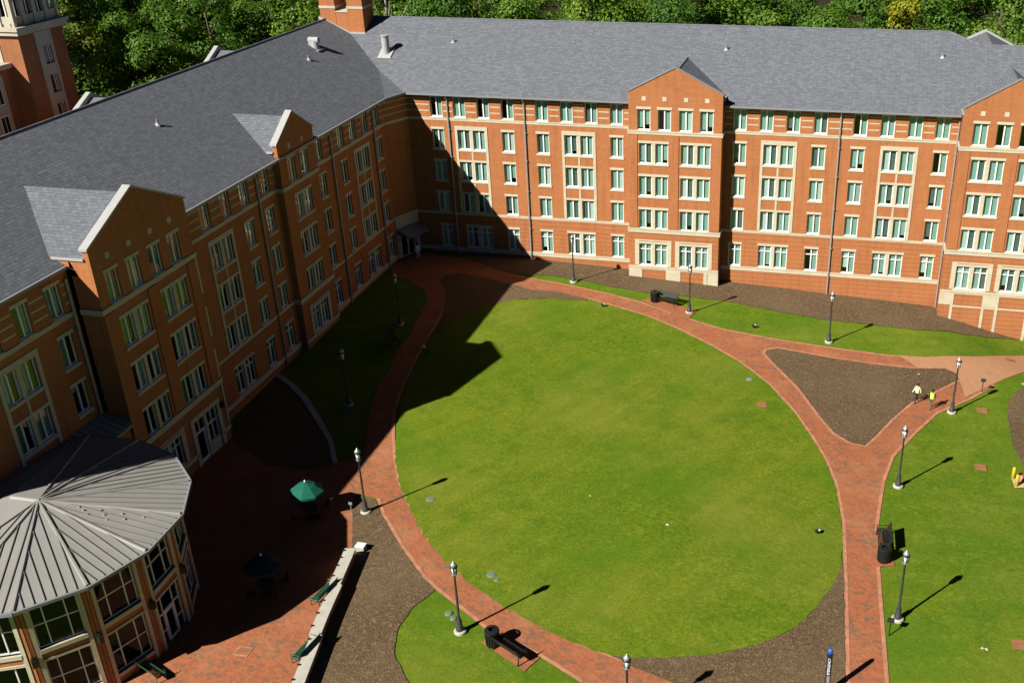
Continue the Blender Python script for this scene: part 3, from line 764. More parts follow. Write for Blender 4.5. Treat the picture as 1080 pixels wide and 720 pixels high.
# slim stone corner strips beside the near gable
for z0, z1 in ((11.4, 14.05), (8.0, 10.4), (4.75, 7.0), (.8, 4.1)): mb = MB(); G1.slab(mb, 61.72, 61.9, z0, z1, -.0, .085, 'stone'); mb.build('corner_strip', g1)

# --- stone bands on the plain stretches
def bands(F, runs, stripes, base=True):
    for s0, s1 in runs:
        for z1, h, o in ((14.42, .30, .07), (4.53, .26, .06)) + (((.68, .42, .09),) if base else ()):
            mb = MB(); F.slab(mb, s0, s1, z1-h, z1-.1, -.01, o*.6, 'stone'); F.slab(mb, s0, s1, z1-.1, z1, -.01, o, 'stone'); part(mb, 'stone_band')
    for s0, s1 in runs:
        # three pale courses between the top floor windows
        ops = sorted((o[0]-.12, o[1]+.12) for o in F.ops if o[2] == Z5 and s0 < o[0] < s1)
        x = s0
        segs = []
        for a, b in ops: segs.append((x, a)); x = b
        segs.append((x, s1))
        for a, b in segs:
            if b-a > .05:
                for z in (15.0, 15.6, 16.2): st = MB(); F.slab(st, a, b, z, z+.11, -.01, .02, 'stone'); part(st, 'pale_course')
bands(R, ((B[0], -21.33), (-12.07, 9.25), (18.25, 25.5)), True)
bands(L, ((62.03, 76.15), (82.6, A[1])), True)
bands(LS, ((37.6, 51.68),), True, False)
for z1, h, o in ((14.42, .30, .07), (.68, .42, .09)):
    mb = MB()
    if z1 > 1: CF.slab(mb, .03, CFL-.03, z1-h, z1, -.01, o, 'stone')
    else:
        CF.slab(mb, .03, .5, z1-h, z1, -.01, o, 'stone'); CF.slab(mb, CFL-.5, CFL-.03, z1-h, z1, -.01, o, 'stone')
    part(mb, 'stone_band')
for z in (15.0, 15.6, 16.2): mb = MB(); CF.slab(mb, .02, CFL-.02, z, z+.11, -.01, .02, 'stone'); part(mb, 'pale_course')
# --- tall stone surrounds round the paired windows, floors two to four
def surround(F, s, z0=4.55, z1=13.62, floors=(Z2, Z3, Z4), h=2.02):
    mb = MB(); W = 1.72; d = .06
    F.slab(mb, s-W, s-W+.26, z0, z1, -.005, d, 'stone'); F.slab(mb, s+W-.26, s+W, z0, z1, -.005, d, 'stone')
    F.slab(mb, s-W+.26, s+W-.26, z1-.38, z1, -.005, d, 'stone')
    for i, z in enumerate(floors):
        F.slab(mb, s-W+.26, s+W-.26, z+h+.003, z+h+.2 if z != floors[-1] else z1-.38, -.004, d-.012, 'stone')
        if i: F.slab(mb, s-.09, s+.09, floors[i-1]+h+.2, z-.17, -.004, d-.016, 'stone')
    part(mb, 'stone_surround')
for s in (-37.72, -26.57, -6.9, 4.22): surround(R, s)
for s in (67.4, 92.25): surround(L, s)
surround(LS, 46.15, 7.3, 13.62, (Z3, Z4))
def lowframe(F, s, z=Z1, par=DORM):
    mb = MB(); W = 1.86; h = 2.32
    F.slab(mb, s-W, s-1.435, z-.02, z+h+.42, -.005, .05, 'stone'); F.slab(mb, s+1.435, s+W, z-.02, z+h+.42, -.005, .05, 'stone')
    F.slab(mb, s-1.435, s+1.435, z+h+.305, z+h+.42, -.005, .048, 'stone')
    mb.build('stone_surround', par)
for s in (-18.76, -14.67): lowframe(RG, s, Z1-.02, gR)
for s in (12.0, 16.1): lowframe(RE, s, Z1, gE)
lowframe(G1, 54.8, Z1, g1); lowframe(G2, 79.38, Z1, g2)
# stone plinths of the gable bays
def plinth(F, s0, s1, blocks, ztop, zbot, par, rail=None):
    mb = MB()
    F.slab(mb, s0-.06, s1+.06, ztop-.16, ztop, -.01, .10, 'stone'); F.slab(mb, s0-.04, s1+.04, ztop-.34, ztop-.16, -.01, .055, 'stone')
    for a, b in blocks: F.slab(mb, a, b, zbot, ztop-.34, -.01, .05, 'stone')
    if rail:
        e = sorted(blocks)
        for (a, b), (c, d) in zip(e[:-1], e[1:]): F.slab(mb, b, c, rail, rail+.16, -.01, .04, 'stone')
    mb.build('stone_plinth', par)
plinth(RG, -21.2, -12.2, ((-21.26, -19.9), (-17.45, -17.15), (-17.15, -15.95), (-13.6, -13.25), (-13.2, -12.14)), .60, -6, gR)
plinth(RE, 9.4, 18.1, ((10.45, 10.7), (13.35, 13.6), (14.6, 14.85), (17.4, 17.65)), .55, -6, gE, -1.15)
mb = MB(); RE.slab(mb, 9.34, 10.45, -.95, .2, -.01, .055, 'stone'); RE.slab(mb, 13.6, 14.6, -.95, .2, -.01, .055, 'stone'); RE.slab(mb, 17.65, 18.16, -.95, .2, -.01, .055, 'stone'); mb.build('stone_plinth', gE)
plinth(G1, 51.8, 57.7, (), .68, -6, g1); plinth(G1, 60.9, 61.9, (), .68, -6, g1)
plinth(G2, 76.3, 82.45, (), .68, -6, g2)

# --- main roof
def main_roof():
    mb = MB(); e = .55; k = EAVE
    ex, ey = XL+e, YR-e; rx, ry = XL-10.3, YR+10.3
    a = (ex, A[1]-.2, k); b = (B[0]+.1, ey, k); v = (ex-2.9, ey+2.9, k+1.45)
    rz = k+.5*(rx*-1+ex)
    c = (rx, ry, rz)
    # left wing front slope
    es = XL2+.1; kz = k+.5*(ex-es)
    mb.poly([(es, 37.4, kz), (es, 51.75, kz), (ex, 51.75, k), a, v, c, (rx, 37.4, rz)], 'shingle')
    # far wing front slope
    xr = 8.2
    lowz = rz-.85; lowy = ry-1.7
    mb.poly([b, (26, ey, k), (26, lowy, lowz), (11.0, lowy, lowz), (xr, ry, rz), c, v], 'shingle')
    mb.poly([a, b, v], 'shingle')
    # back slopes
    by = ry+10.9; bx = rx-10.9; bz = rz-5.45
    mb.poly([c, (xr, ry, rz), (11.0, lowy, lowz), (11.0, by, bz), (bx, by, bz)], 'shingle')
    mb.poly([(11.0, lowy, lowz), (26, lowy, lowz), (26, by, bz), (11.0, by, bz)], 'shingle')
    mb.poly([(rx, 37.4, rz), c, (bx, by, bz), (bx, 37.4, bz)], 'shingle')
    ro = part(mb, 'roof')
    # ridge caps and valley metal
    rc = MB()
    def cap(p, q, w=.16, h=.07, m='trimgrey'):
        p, q = Vector(p), Vector(q); d = (q-p).normalized(); sd = d.cross(Vector((0, 0, 1))).normalized()*w; up = Vector((0, 0, h)); dn = Vector((0, 0, -.05))
        rc.box8([p-sd+dn, p+sd+dn, q+sd+dn, q-sd+dn, p-sd*.4+up, p+sd*.4+up, q+sd*.4+up, q-sd*.4+up], m)
    cap((rx, 37.4, rz), c, .16, .07, 'shingle'); cap(c, (xr, ry, rz), .14, .05, 'shingle'); cap((11.0, lowy, lowz), (26, lowy, lowz), .14, .05, 'shingle'); cap((xr, ry, rz), (11.0, lowy, lowz), .12, .05, 'shingle')
    rc.build('ridge_cap', ro)
    gt = MB()
    def gut(p, q, out):
        p, q = Vector(p), Vector(q); o = Vector(out)*.16; z = Vector((0, 0, -.17)); up = Vector((0, 0, .015))
        gt.box8([p+z, q+z, q+o+z, p+o+z, p+up, q+up, q+o+up, p+o+up], 'trimgrey')
    gut((ex, 61.9, k), a, (1, 0, 0)); gut((-44.0, ey, k), (-21.3, ey, k), (0, -1, 0)); gut((-12.1, ey, k), (9.3, ey, k), (0, -1, 0)); gut(a, b, CF.n)
    gut((es, 37.4, kz), (es, 51.7, kz), (1, 0, 0))
    gt.build('gutter', ro)
    sf = MB()  # soffit boards
    sf.quad((ex, 61.95, k-.18), (XL-.05, 61.95, k-.18), (XL-.05, A[1], k-.18), (ex, A[1], k-.18), 'trimgrey')
    sf.quad((B[0], ey, k-.18), (B[0], YR+.05, k-.18), (-21.2, YR+.05, k-.18), (-21.2, ey, k-.18), 'trimgrey')
    sf.quad((-12.2, ey, k-.18), (-12.2, YR+.05, k-.18), (9.4, YR+.05, k-.18), (9.4, ey, k-.18), 'trimgrey')
    sf.build('soffit', ro)
    return ro, rx, ry, rz
ROOF, RX, RY, RIDGE = main_roof()
def roofz_R(y): return EAVE+.5*(y-(YR-.55))
def roofz_L(x): return EAVE+.5*((XL+.55)-x)
# vents on the roof
def vent(x, y, z, kind):
    mb = MB()
    if kind == 'hood':
        mb.tube([(x+.1, y, z-.4), (x, y, z+.7)], [.40, .34], 'coping', 14); mb.tube([(x-.55, y, z+.82), (x+.5, y, z+.82)], [.30, .30], 'coping', 14); mb.box8([(x-.5, y-.28, z+.3), (x+.1, y-.28, z-.2), (x+.1, y+.28, z-.2), (x-.5, y+.28, z+.3), (x-.5, y-.28, z+.8), (x+.1, y-.28, z+.8), (x+.1, y+.28, z+.8), (x-.5, y+.28, z+.8)], 'coping')
        mb.box(x-.7, x+.7, y-.7, y+.7, z-.4, z-.05, 'trimgrey')
        mb.build('roof_vent', ROOF)
    elif kind == 'stack':
        mb.tube([(x, y, z-.4), (x, y, z+1.75)], [.38, .38], 'coping', 16); mb.tube([(x, y, z+1.75), (x, y, z+1.85)], [.46, .46], 'coping', 16)
        mb.box8([(x-.75, y-.75, z-.32), (x+.75, y-.75, z-.32), (x+.75, y+.75, z+.43), (x-.75, y+.75, z+.43), (x-.7, y-.7, z-.22), (x+.7, y-.7, z-.22), (x+.7, y+.7, z+.5), (x-.7, y+.7, z+.5)], 'coping')
        mb.build('roof_vent', ROOF)
    else:
        mb.tube([(x, y, z-.2), (x, y, z+.45)], [.10, .10], 'trimgrey', 8); mb.lathe([(.26, -.05), (.16, .1), (.11, .2)], (x, y, z), 'coping', 10)
        mb.build('vent_pipe', ROOF)
vent(-53.3, 100.3, 20.85, 'hood'); vent(-48.1, 105.5, 19.55, 'stack')
for x, y in ((-52.25, 96.77), (-52.2, 71.9)): vent(x, y, roofz_L(x), 'pipe')
for x, y in ((-41.4, 107.4), (-13.06, 107.55), (7.54, 107.4)): vent(x, y, roofz_R(y), 'pipe')
# chimney at the corner of the ridges
def chimney():
    c = MB(); y0, y1 = 108.4, 111.0
    for x0, x1 in ((-56.45, -54.72), (-53.33, -51.6)):
        c.box(x0, x1, y0, y1, 18.5, 26.6, 'brick')
        c.box(x0-.06, x1+.06, y0-.06, y1+.06, 26.6, 26.95, 'stone')
    c.box(-54.72, -53.33, y0+.03, y1-.03, 18.5, 23.05, 'brick')
    o = c.build('chimney', ROOF)
    b = MB()
    for x0, x1 in ((-56.45, -54.72), (-53.33, -51.6)):
        b.box(x0-.05, x1+.05, y0-.05, y1+.05, 23.42, 23.68, 'stone_pale')
    b.box8([(-54.71, y0-.04, 23.05), (-53.34, y0-.04, 23.05), (-53.34, y1+.03, 23.05), (-54.71, y1+.03, 23.05), (-54.71, y0-.04, 23.14), (-53.34, y0-.04, 23.14), (-53.34, y1+.03, 23.5), (-54.71, y1+.03, 23.5)], 'stone_pale')
    # lead flashing where brick meets shingles
    b.box8([(-56.6, y0-.16, roofz_L(-56.0)-.05), (-53.3, y0-.16, 20.75), (-53.3, y0-.01, 20.75), (-56.6, y0-.01, roofz_L(-56.0)-.05), (-56.6, y0-.16, roofz_L(-56.0)+.28), (-53.3, y0-.16, 21.10), (-53.3, y0-.01, 21.12), (-56.6, y0-.01, roofz_L(-56.0)+.3)], 'coping')
    b.box(-53.3, -51.5, y0-.16, y0-.01, 20.70, 21.08, 'coping')
    b.build('chimney_trim', ROOF)
chimney()
# rear cross gables that show above the ridges
def rear_gable(p, axis, half, zr, ze, length):
    mb = MB(); x, y = p
    if axis == 'x':   # ridge runs along -x from the main ridge
        a = (x, y, zr); b = (x+length, y, zr)
        for sg in (-1, 1):
            q = [a, b, (x+length, y+sg*half, ze), (x, y+sg*half, ze)]
            mb.poly(q if sg < 0 else q[::-1], 'shingle')
            mb.box8([(x-.35, y, zr), (x+.1, y, zr), (x+.1, y+sg*half, ze), (x-.35, y+sg*half, ze), (x-.35, y, zr+.45), (x+.1, y, zr+.45), (x+.1, y+sg*half, ze+.45), (x-.35, y+sg*half, ze+.45)], 'coping')
        mb.poly([(x-.2, y-half, 10), (x-.2, y+half, 10), (x-.2, y+half, ze), (x-.2, y, zr), (x-.2, y-half, ze)], 'brick')
    else:
        a = (x, y, zr); b = (x, y-length, zr)
        for sg in (-1, 1):
            q = [a, b, (x+sg*half, y-length, ze), (x+sg*half, y, ze)]
            mb.poly(q if sg > 0 else q[::-1], 'shingle')
            mb.box8([(x, y-.1, zr), (x, y+.3, zr), (x+sg*half, y+.3, ze), (x+sg*half, y-.1, ze), (x, y-.1, zr+.2), (x, y+.3, zr+.2), (x+sg*half, y+.3, ze+.2), (x+sg*half, y-.1, ze+.2)], 'coping')
        mb.poly([(x-half, y+.1, 10), (x+half, y+.1, 10), (x+half, y+.1, ze), (x, y+.1, zr), (x-half, y+.1, ze)], 'brick')
    part(mb, 'rear_gable')
rear_gable((-66.0, 103.3), 'x', 5.0, 19.75, 17.3, 8.0)
rear_gable((-66.0, 82.5), 'x', 5.0, 19.6, 17.2, 8.0)
rear_gable((12.4, 119.5), 'y', 4.5, 21.0, 18.8, 9.0)

# --- downspouts
def downspout(F, s, z1, z0, d=.12, r=.085, kick=True):
    mb = MB()
    pts = [F.P(s, z0, d), F.P(s, z1-.55, d)]
    if kick: pts += [F.P(s, z1-.3, d+.22), F.P(s, z1, .58)]
    mb.tube(pts, [r]*len(pts), 'downspout', 8)
    for z in (3.2, 7.2, 10.4, 13.2):
        if z0 < z < z1-1: F.slab(mb, s-.13, s+.13, z, z+.08, -.01, d+.09, 'downspout')
    part(mb, 'downspout')
downspout(R, -40.02, 16.75, -.4); downspout(R, -32.02, 16.75, -.5); downspout(R, -1.32, 16.75, -2.2)
downspout(R, -21.32, 16.75, -1.2, .1, .06, False); downspout(R, 9.28, 17.6, -2.8, .12, .075, False)
downspout(L, 73.3, 16.75, -1.2); downspout(L, 86.2, 16.75, -.6); downspout(L, 95.2, 16.75, -.3); downspout(LS, 51.45, 17.1, 6.6, .12, .1, False)
# --- corner entrance
def entrance():
    d = MB(); h = 2.45; z0 = -.15; a, b = .62, CFL-.62
    def sl(mb, s0, s1, za, zb, d0, d1, m): CF.slab(mb, s0, s1, za, zb, d0, d1, m)
    sl(d, a, a+.12, z0, h, -.26, -.12, 'white'); sl(d, b-.12, b, z0, h, -.26, -.12, 'white'); sl(d, a+.12, b-.12, h-.14, h, -.26, -.12, 'white')
    sl(d, (a+b)/2-.08, (a+b)/2+.08, z0, h-.14, -.26, -.115, 'white'); sl(d, a+.12, b-.12, z0, z0+.16, -.26, -.12, 'white')
    sl(d, a+.12, b-.12, z0, h, -1.4, -1.38, 'dark')
    e = part(d, 'entrance_door')
    g = MB(); g.quad(CF.P(a+.1, z0+.1, -.19), CF.P(b-.1, z0+.1, -.19), CF.P(b-.1, h-.1, -.19), CF.P(a+.1, h-.1, -.19), 'glass'); g.build('pane', e)
    hd = MB()
    for s in ((a+b)/2-.14, (a+b)/2+.14): hd.tube([CF.P(s, .75, -.06), CF.P(s, 1.25, -.06)], [.025, .025], 'black', 6)
    hd.build('handle', e)
    st = MB()
    sl(st, .06, a, -1, 4.5, -.01, .05, 'stone'); sl(st, b, CFL-.06, -1, 4.5, -.01, .05, 'stone'); sl(st, a, b, h, 3.35, -.01, .05, 'stone'); sl(st, a, b, 3.35, 4.35, -.01, .07, 'stone'); sl(st, .0, CFL, 4.35, 4.62, -.01, .12, 'stone')
    part(st, 'stone_surround')
    c = MB()
    c.box8([CF.P(.1, 2.72, .05), CF.P(CFL-.1, 2.72, .05), CF.P(CFL-.1, 2.55, 1.7), CF.P(.1, 2.55, 1.7), CF.P(.1, 3.3, .05), CF.P(CFL-.1, 3.3, .05), CF.P(CFL-.1, 2.72, 1.75), CF.P(.1, 2.72, 1.75)], 'trimgrey')
    for s in (.25, CFL-.25): c.tube([CF.P(s, 2.0, .06), CF.P(s, 2.6, 1.5)], [.05, .05], 'black', 6)
    part(c, 'entrance_canopy')
    for s in (.32, CFL-.32):
        m = MB(); m.box8([CF.P(s-.1, 1.85, .06), CF.P(s+.1, 1.85, .06), CF.P(s+.1, 1.85, .24), CF.P(s-.1, 1.85, .24), CF.P(s-.1, 2.3, .06), CF.P(s+.1, 2.3, .06), CF.P(s+.1, 2.3, .24), CF.P(s-.1, 2.3, .24)], 'lanternglass'); part(m, 'wall_lantern')
entrance()
# door and sidelight in the near gable bay
def side_door():
    d = MB(); F = G1; s0, s1, z0, z1 = D1
    F.slab(d, s0, s0+.1, z0, z1, -.26, -.12, 'white'); F.slab(d, s1-.1, s1, z0, z1, -.26, -.12, 'white'); F.slab(d, s0+.1, s1-.1, z1-.1, z1, -.26, -.12, 'white')
    F.slab(d, s0+1.3, s0+1.62, z0, z1-.1, -.28, -.04, 'stone')
    F.slab(d, s0+.1, s0+1.3, 1.85, 2.0, -.25, -.12, 'white'); F.slab(d, s0+.1, s0+.26, z0, 1.85, -.25, -.13, 'white'); F.slab(d, s0+1.14, s0+1.3, z0, 1.85, -.25, -.13, 'white'); F.slab(d, s0+.26, s0+1.14, z0, z0+.2, -.25, -.13, 'white')
    F.slab(d, s0+.66, s0+.74, 2.0, z1-.1, -.25, -.12, 'white'); F.slab(d, s0+2.2, s0+2.28, .55, z1-.1, -.25, -.12, 'white'); F.slab(d, s0+1.62, s1-.1, 1.86, 1.95, -.25, -.12, 'white')
    F.slab(d, s0+1.62, s1-.1, z0, .55, -.26, -.02, 'stone'); F.slab(d, s0+.1, s1-.1, z0, z1, -1.4, -1.38, 'dark')
    e = d.build('side_door', g1)
    st = MB(); F.slab(st, s0-.4, s0, z0-.5, z1+.35, -.005, .055, 'stone'); F.slab(st, s1, s1+.4, z0-.5, z1+.35, -.005, .055, 'stone'); F.slab(st, s0, s1, z1, z1+.35, -.005, .05, 'stone'); st.build('stone_surround', g1)
    p = MB(); p.quad(F.P(s0+.1, z0+.1, -.19), F.P(s1-.1, z0+.1, -.19), F.P(s1-.1, z1-.05, -.19), F.P(s0+.1, z1-.05, -.19), 'glass'); p.build('door_pane', g1)
    m = MB(); F.slab(m, 61.1, 61.35, 2.5, 2.95, .05, .3, 'black'); m.build('wall_lantern', g1)
side_door()
# two storey link block in the notch between the near gable and the pavilion
mb = MB()
mb.box(XL2+.02, -44.3, 46.8, 51.78, -4, 6.55, 'brick'); part(mb, 'link_wall')
mb = MB()
mb.box8([(XL2+.02, 46.5, 6.62), (-44.0, 46.5, 6.3), (-44.0, 51.79, 6.3), (XL2+.02, 51.79, 6.62), (XL2+.02, 46.5, 7.2), (-44.0, 46.5, 6.45), (-44.0, 51.79, 6.45), (XL2+.02, 51.79, 7.2)], 'metalroof')
for q in range(9):
    y = 47.0+q*.54
    mb.box8([(XL2+.05, y-.03, 7.18), (-44.02, y-.03, 6.44), (-44.02, y+.03, 6.44), (XL2+.05, y+.03, 7.18), (XL2+.05, y-.03, 7.26), (-44.02, y-.03, 6.52), (-44.02, y+.03, 6.52), (XL2+.05, y+.03, 7.26)], 'metalrib')
part(mb, 'link_roof')

# ------------------------------------------------------------------ round pavilion
PC = Vector((-43.1, 40.57)); PRE, PRW = 8.7, 7.9
PAV = thing('round_pavilion', (PC.x, PC.y, -.5), 'round brick pavilion with tall windows and a radiating grey metal roof', 'pavilion')
ANG = [103.6, 81.1, 58.6, 36.1, 13.6, -8.9, -31.4, -53.9, -76.4, -98.9]
def ring(r, z): return [Vector((PC.x+r*math.cos(math.radians(a)), PC.y+r*math.sin(math.radians(a)), z)) for a in ANG]
def pavilion():
    ze = 7.0; E = ring(PRE, ze)
    apex = Vector((-41.6, 40.5, 8.35)); back = Vector((-43.3, 40.5, 8.35))
    e0 = Vector((XL2+.03, E[0].y-.2, 7.02)); e9 = Vector((XL2+.03, E[-1].y+.2, 7.02)); rear = Vector((XL2+.03, 40.5, 7.9))
    roof = MB(); rib = MB(); hip = MB()
    tris = [(E[i], E[i+1]) for i in range(len(E)-1)]
    def ribs(a, b, ridge):
        "standing seams at right angles to the eave a-b, ending on the hips; ridge = list of upper corner points from a's side to b's side"
        a2, b2 = a.xy, b.xy; d = (b2-a2); Ln = d.length; d = d/Ln; inn = Vector((-d.y, d.x))
        if (ridge[0].xy-a2).dot(inn) < 0: inn = -inn
        poly = [a]+ridge+[b]
        n = max(3, int(round(Ln/.46)))
        for k in range(1, n):
            t = Ln*k/n; p = a2+d*t
            # hit along inn with the polyline a-ridge-b (plan)
            best = None
            for u, v in zip(poly[:-1], poly[1:]):
                s = v.xy-u.xy; den = inn.x*(-s.y)+s.x*inn.y
                if abs(den) < 1e-9: continue
                rx_, ry_ = u.x-p.x, u.y-p.y
                tt = (rx_*(-s.y)+s.x*ry_)/den; ss = (inn.x*ry_-inn.y*rx_)/den
                if tt > .05 and -1e-6 <= ss <= 1+1e-6 and (best is None or tt < best[0]):
                    best = (tt, u.z+(v.z-u.z)*ss)
            if not best: continue
            q = p+inn*best[0]
            P0 = Vector((p.x, p.y, a.z)); P1 = Vector((q.x, q.y, best[1])); w = Vector((d.x, d.y, 0))*.02; up = Vector((0, 0, .06))
            rib.box8([P0-w, P0+w, P1+w, P1-w, P0-w+up, P0+w+up, P1+w+up, P1-w+up], 'metalrib')
    for a, b in tris:
        roof.poly([a, b, apex] if (b-a).cross(apex-a).z > 0 else [b, a, apex], 'metalroof'); ribs(a, b, [apex])
    def face(pts):
        n = (pts[1]-pts[0]).cross(pts[2]-pts[0]); roof.poly(pts if n.z > 0 else pts[::-1], 'metalroof')
    face([e0, E[0], apex, back]); ribs(e0, E[0], [back, apex]); face([E[-1], e9, back, apex]); ribs(E[-1], e9, [apex, back]); face([rear, e0, back]); face([e9, rear, back])
    r = roof.build('pavilion_roof', PAV); rib.build('standing_seam', r)
    for p in E:
        d = (apex-p); sd = Vector((-d.y, d.x, 0)).normalized()*.11; up = Vector((0, 0, .10))
        hip.box8([p-sd, p+sd, apex+sd*.6, apex-sd*.6, p-sd*.5+up, p+sd*.5+up, apex+sd*.4+up, apex-sd*.4+up], 'metalroof')
    hip.box8([apex+Vector((.1, -.14, 0)), apex+Vector((.1, .14, 0)), back+Vector((0, .14, 0)), back+Vector((0, -.14, 0)), apex+Vector((.1, -.06, .12)), apex+Vector((.1, .06, .12)), back+Vector((0, .06, .12)), back+Vector((0, -.06, .12))], 'metalroof')
    hip.build('hip_cap', r)
    gt = MB()
    for a, b in tris+[(e0, E[0]), (E[-1], e9)]:
        o = Vector((a.x+b.x-2*PC.x, a.y+b.y-2*PC.y, 0)).normalized()*.15
        gt.box8([a+Vector((0, 0, -.16)), b+Vector((0, 0, -.16)), b+o+Vector((0, 0, -.16)), a+o+Vector((0, 0, -.16)), a+Vector((0, 0, .0)), b+Vector((0, 0, .0)), b+o+Vector((0, 0, .01)), a+o+Vector((0, 0, .01))], 'trimgrey')
    gt.build('gutter', r)
    sf = MB()
    for a, b in zip(ring(PRE, 6.82)[:-1], ring(PRE, 6.82)[1:]):
        c, d = [Vector((PC.x+(v.x-PC.x)*.9, PC.y+(v.y-PC.y)*.9, 6.82)) for v in (b, a)]
        sf.poly([a, b, c, d], 'trimgrey')
    sf.build('soffit', r)
    # snow guards
    a, b = E[4], E[5]
    for row, n in ((0, 4), (1, 3), (2, 2)):
        for k in range(n):
            q = apex.lerp(E[4].lerp(E[5], .14+.55*(row+.5)/3), .30+.16*k+.05*row)
            g = MB(); g.box(q.x-.07, q.x+.07, q.y-.04, q.y+.04, q.z-.02, q.z+.07, 'downspout'); g.build('snow_guard', r)
    # facets
    W0 = ring(PRW, -3)
    for i in range(len(W0)-1):
        F = Facade((W0[i+1].x, W0[i+1].y), (W0[i].x-W0[i+1].x, W0[i].y-W0[i+1].y)); Ln = (W0[i]-W0[i+1]).length
        door = (i == 4)
        lo, hi = .42, Ln-.42
        up_z = (3.75, 6.55); dn_z = (.35, 2.95) if not door else (-.45, 2.95)
        F.ops += [(lo, hi)+up_z, (lo, hi)+dn_z]
        w = MB(); F.wall(w, 0, Ln, -3, 6.95, -9, .3, ('brick', 'brick')); w.build('brick_wall', PAV)
        st = MB()
        for a in (.0, Ln-.42): 
            F.slab(st, a+.02 if a == 0 else a+.26, a+.16 if a == 0 else a+.40, -3, 6.8, -.01, .05, 'brick')
        for a, b in ((lo-.2, lo), (hi, hi+.2)): F.slab(st, a, b, -3, 6.8, -.01, .09, 'stone')
        F.slab(st, lo, hi, 3.5, 3.75, -.28, .12, 'stone'); F.slab(st, lo, hi, 2.95, 3.1, -.01, .07, 'stone'); F.slab(st, lo, hi, 6.55, 6.8, -.01, .06, 'stone')
        if not door: F.slab(st, lo, hi, .15, .35, -.28, .12, 'stone')
        st.build('stone_trim', PAV)
        for k, (z0, z1) in enumerate((up_z, dn_z)):
            fr = MB(); t = .07; s = (lo, hi); w3 = (hi-lo)
            dd0, dd1 = -.2, -.12
            isdoor = door and k == 1
            for a, b, c, d in ((lo, lo+t, z0, z1), (hi-t, hi, z0, z1), (lo+t, hi-t, z0, z0+t), (lo+t, hi-t, z1-t, z1)): F.slab(fr, a, b, c, d, dd0, dd1, 'white')
            x1, x2 = lo+w3*.27, lo+w3*.73
            for x in (x1, x2): F.slab(fr, x-.03, x+.03, z0+t, z1-t, dd0, dd1+.003, 'white')
            if not isdoor: F.slab(fr, lo+t, hi-t, (z0+z1)/2-.03, (z0+z1)/2+.03, dd0, dd1+.001, 'white')
            else:
                for z in (1.75,): F.slab(fr, lo+t, hi-t, z-.05, z+.05, dd0, dd1+.004, 'white')
                for a, b in ((lo+t, x1), (x2, hi-t)): F.slab(fr, a, b, .6, .67, dd0, dd1+.001, 'white')
                for a, b, c, d in ((x1+.03, x1+.18, -.4, 1.7), (x2-.18, x2-.03, -.4, 1.7), (x1+.18, x2-.18, -.4, -.15), (x1+.18, x2-.18, 1.55, 1.7)): F.slab(fr, a, b, c, d, dd0, dd1+.02, 'white')
            o = fr.build('door_wall' if isdoor else 'tall_window', PAV)
            rm = MB(); rm.quad(F.P(lo-.1, z0-.1, -.75), F.P(hi+.1, z0-.1, -.75), F.P(hi+.1, z1+.1, -.75), F.P(lo-.1, z1+.1, -.75), 'dark'); rm.build('dark_interior', o)
            g = MB(); g.quad(F.P(lo+.03, z0+.03, -.16), F.P(hi-.03, z0+.03, -.16), F.P(hi-.03, z1-.03, -.16), F.P(lo+.03, z1-.03, -.16), 'glass_dark'); g.build('pane', o)
            if isdoor:
                hb = MB(); hb.tube([F.P(x1+.24, .2, -.05), F.P(x1+.24, 1.0, -.05)], [.03, .03], 'black', 6); hb.build('handle', o)
        lt = MB(); F.slab(lt, -.12, .12, 2.95, 3.4, .03, .3, 'black'); F.slab(lt, -.07, .07, 3.4, 3.52, .05, .22, 'black'); lt.build('wall_lantern', PAV)
    dk = MB()
    dk.poly([Vector((v.x, v.y, 3.3)) for v in ring(PRW-.4, 0)][::-1], 'dark'); dk.poly([Vector((v.x, v.y, -.4)) for v in ring(PRW-.4, 0)][::-1], 'dark')
    dk.build('inner_floor', PAV)
pavilion()

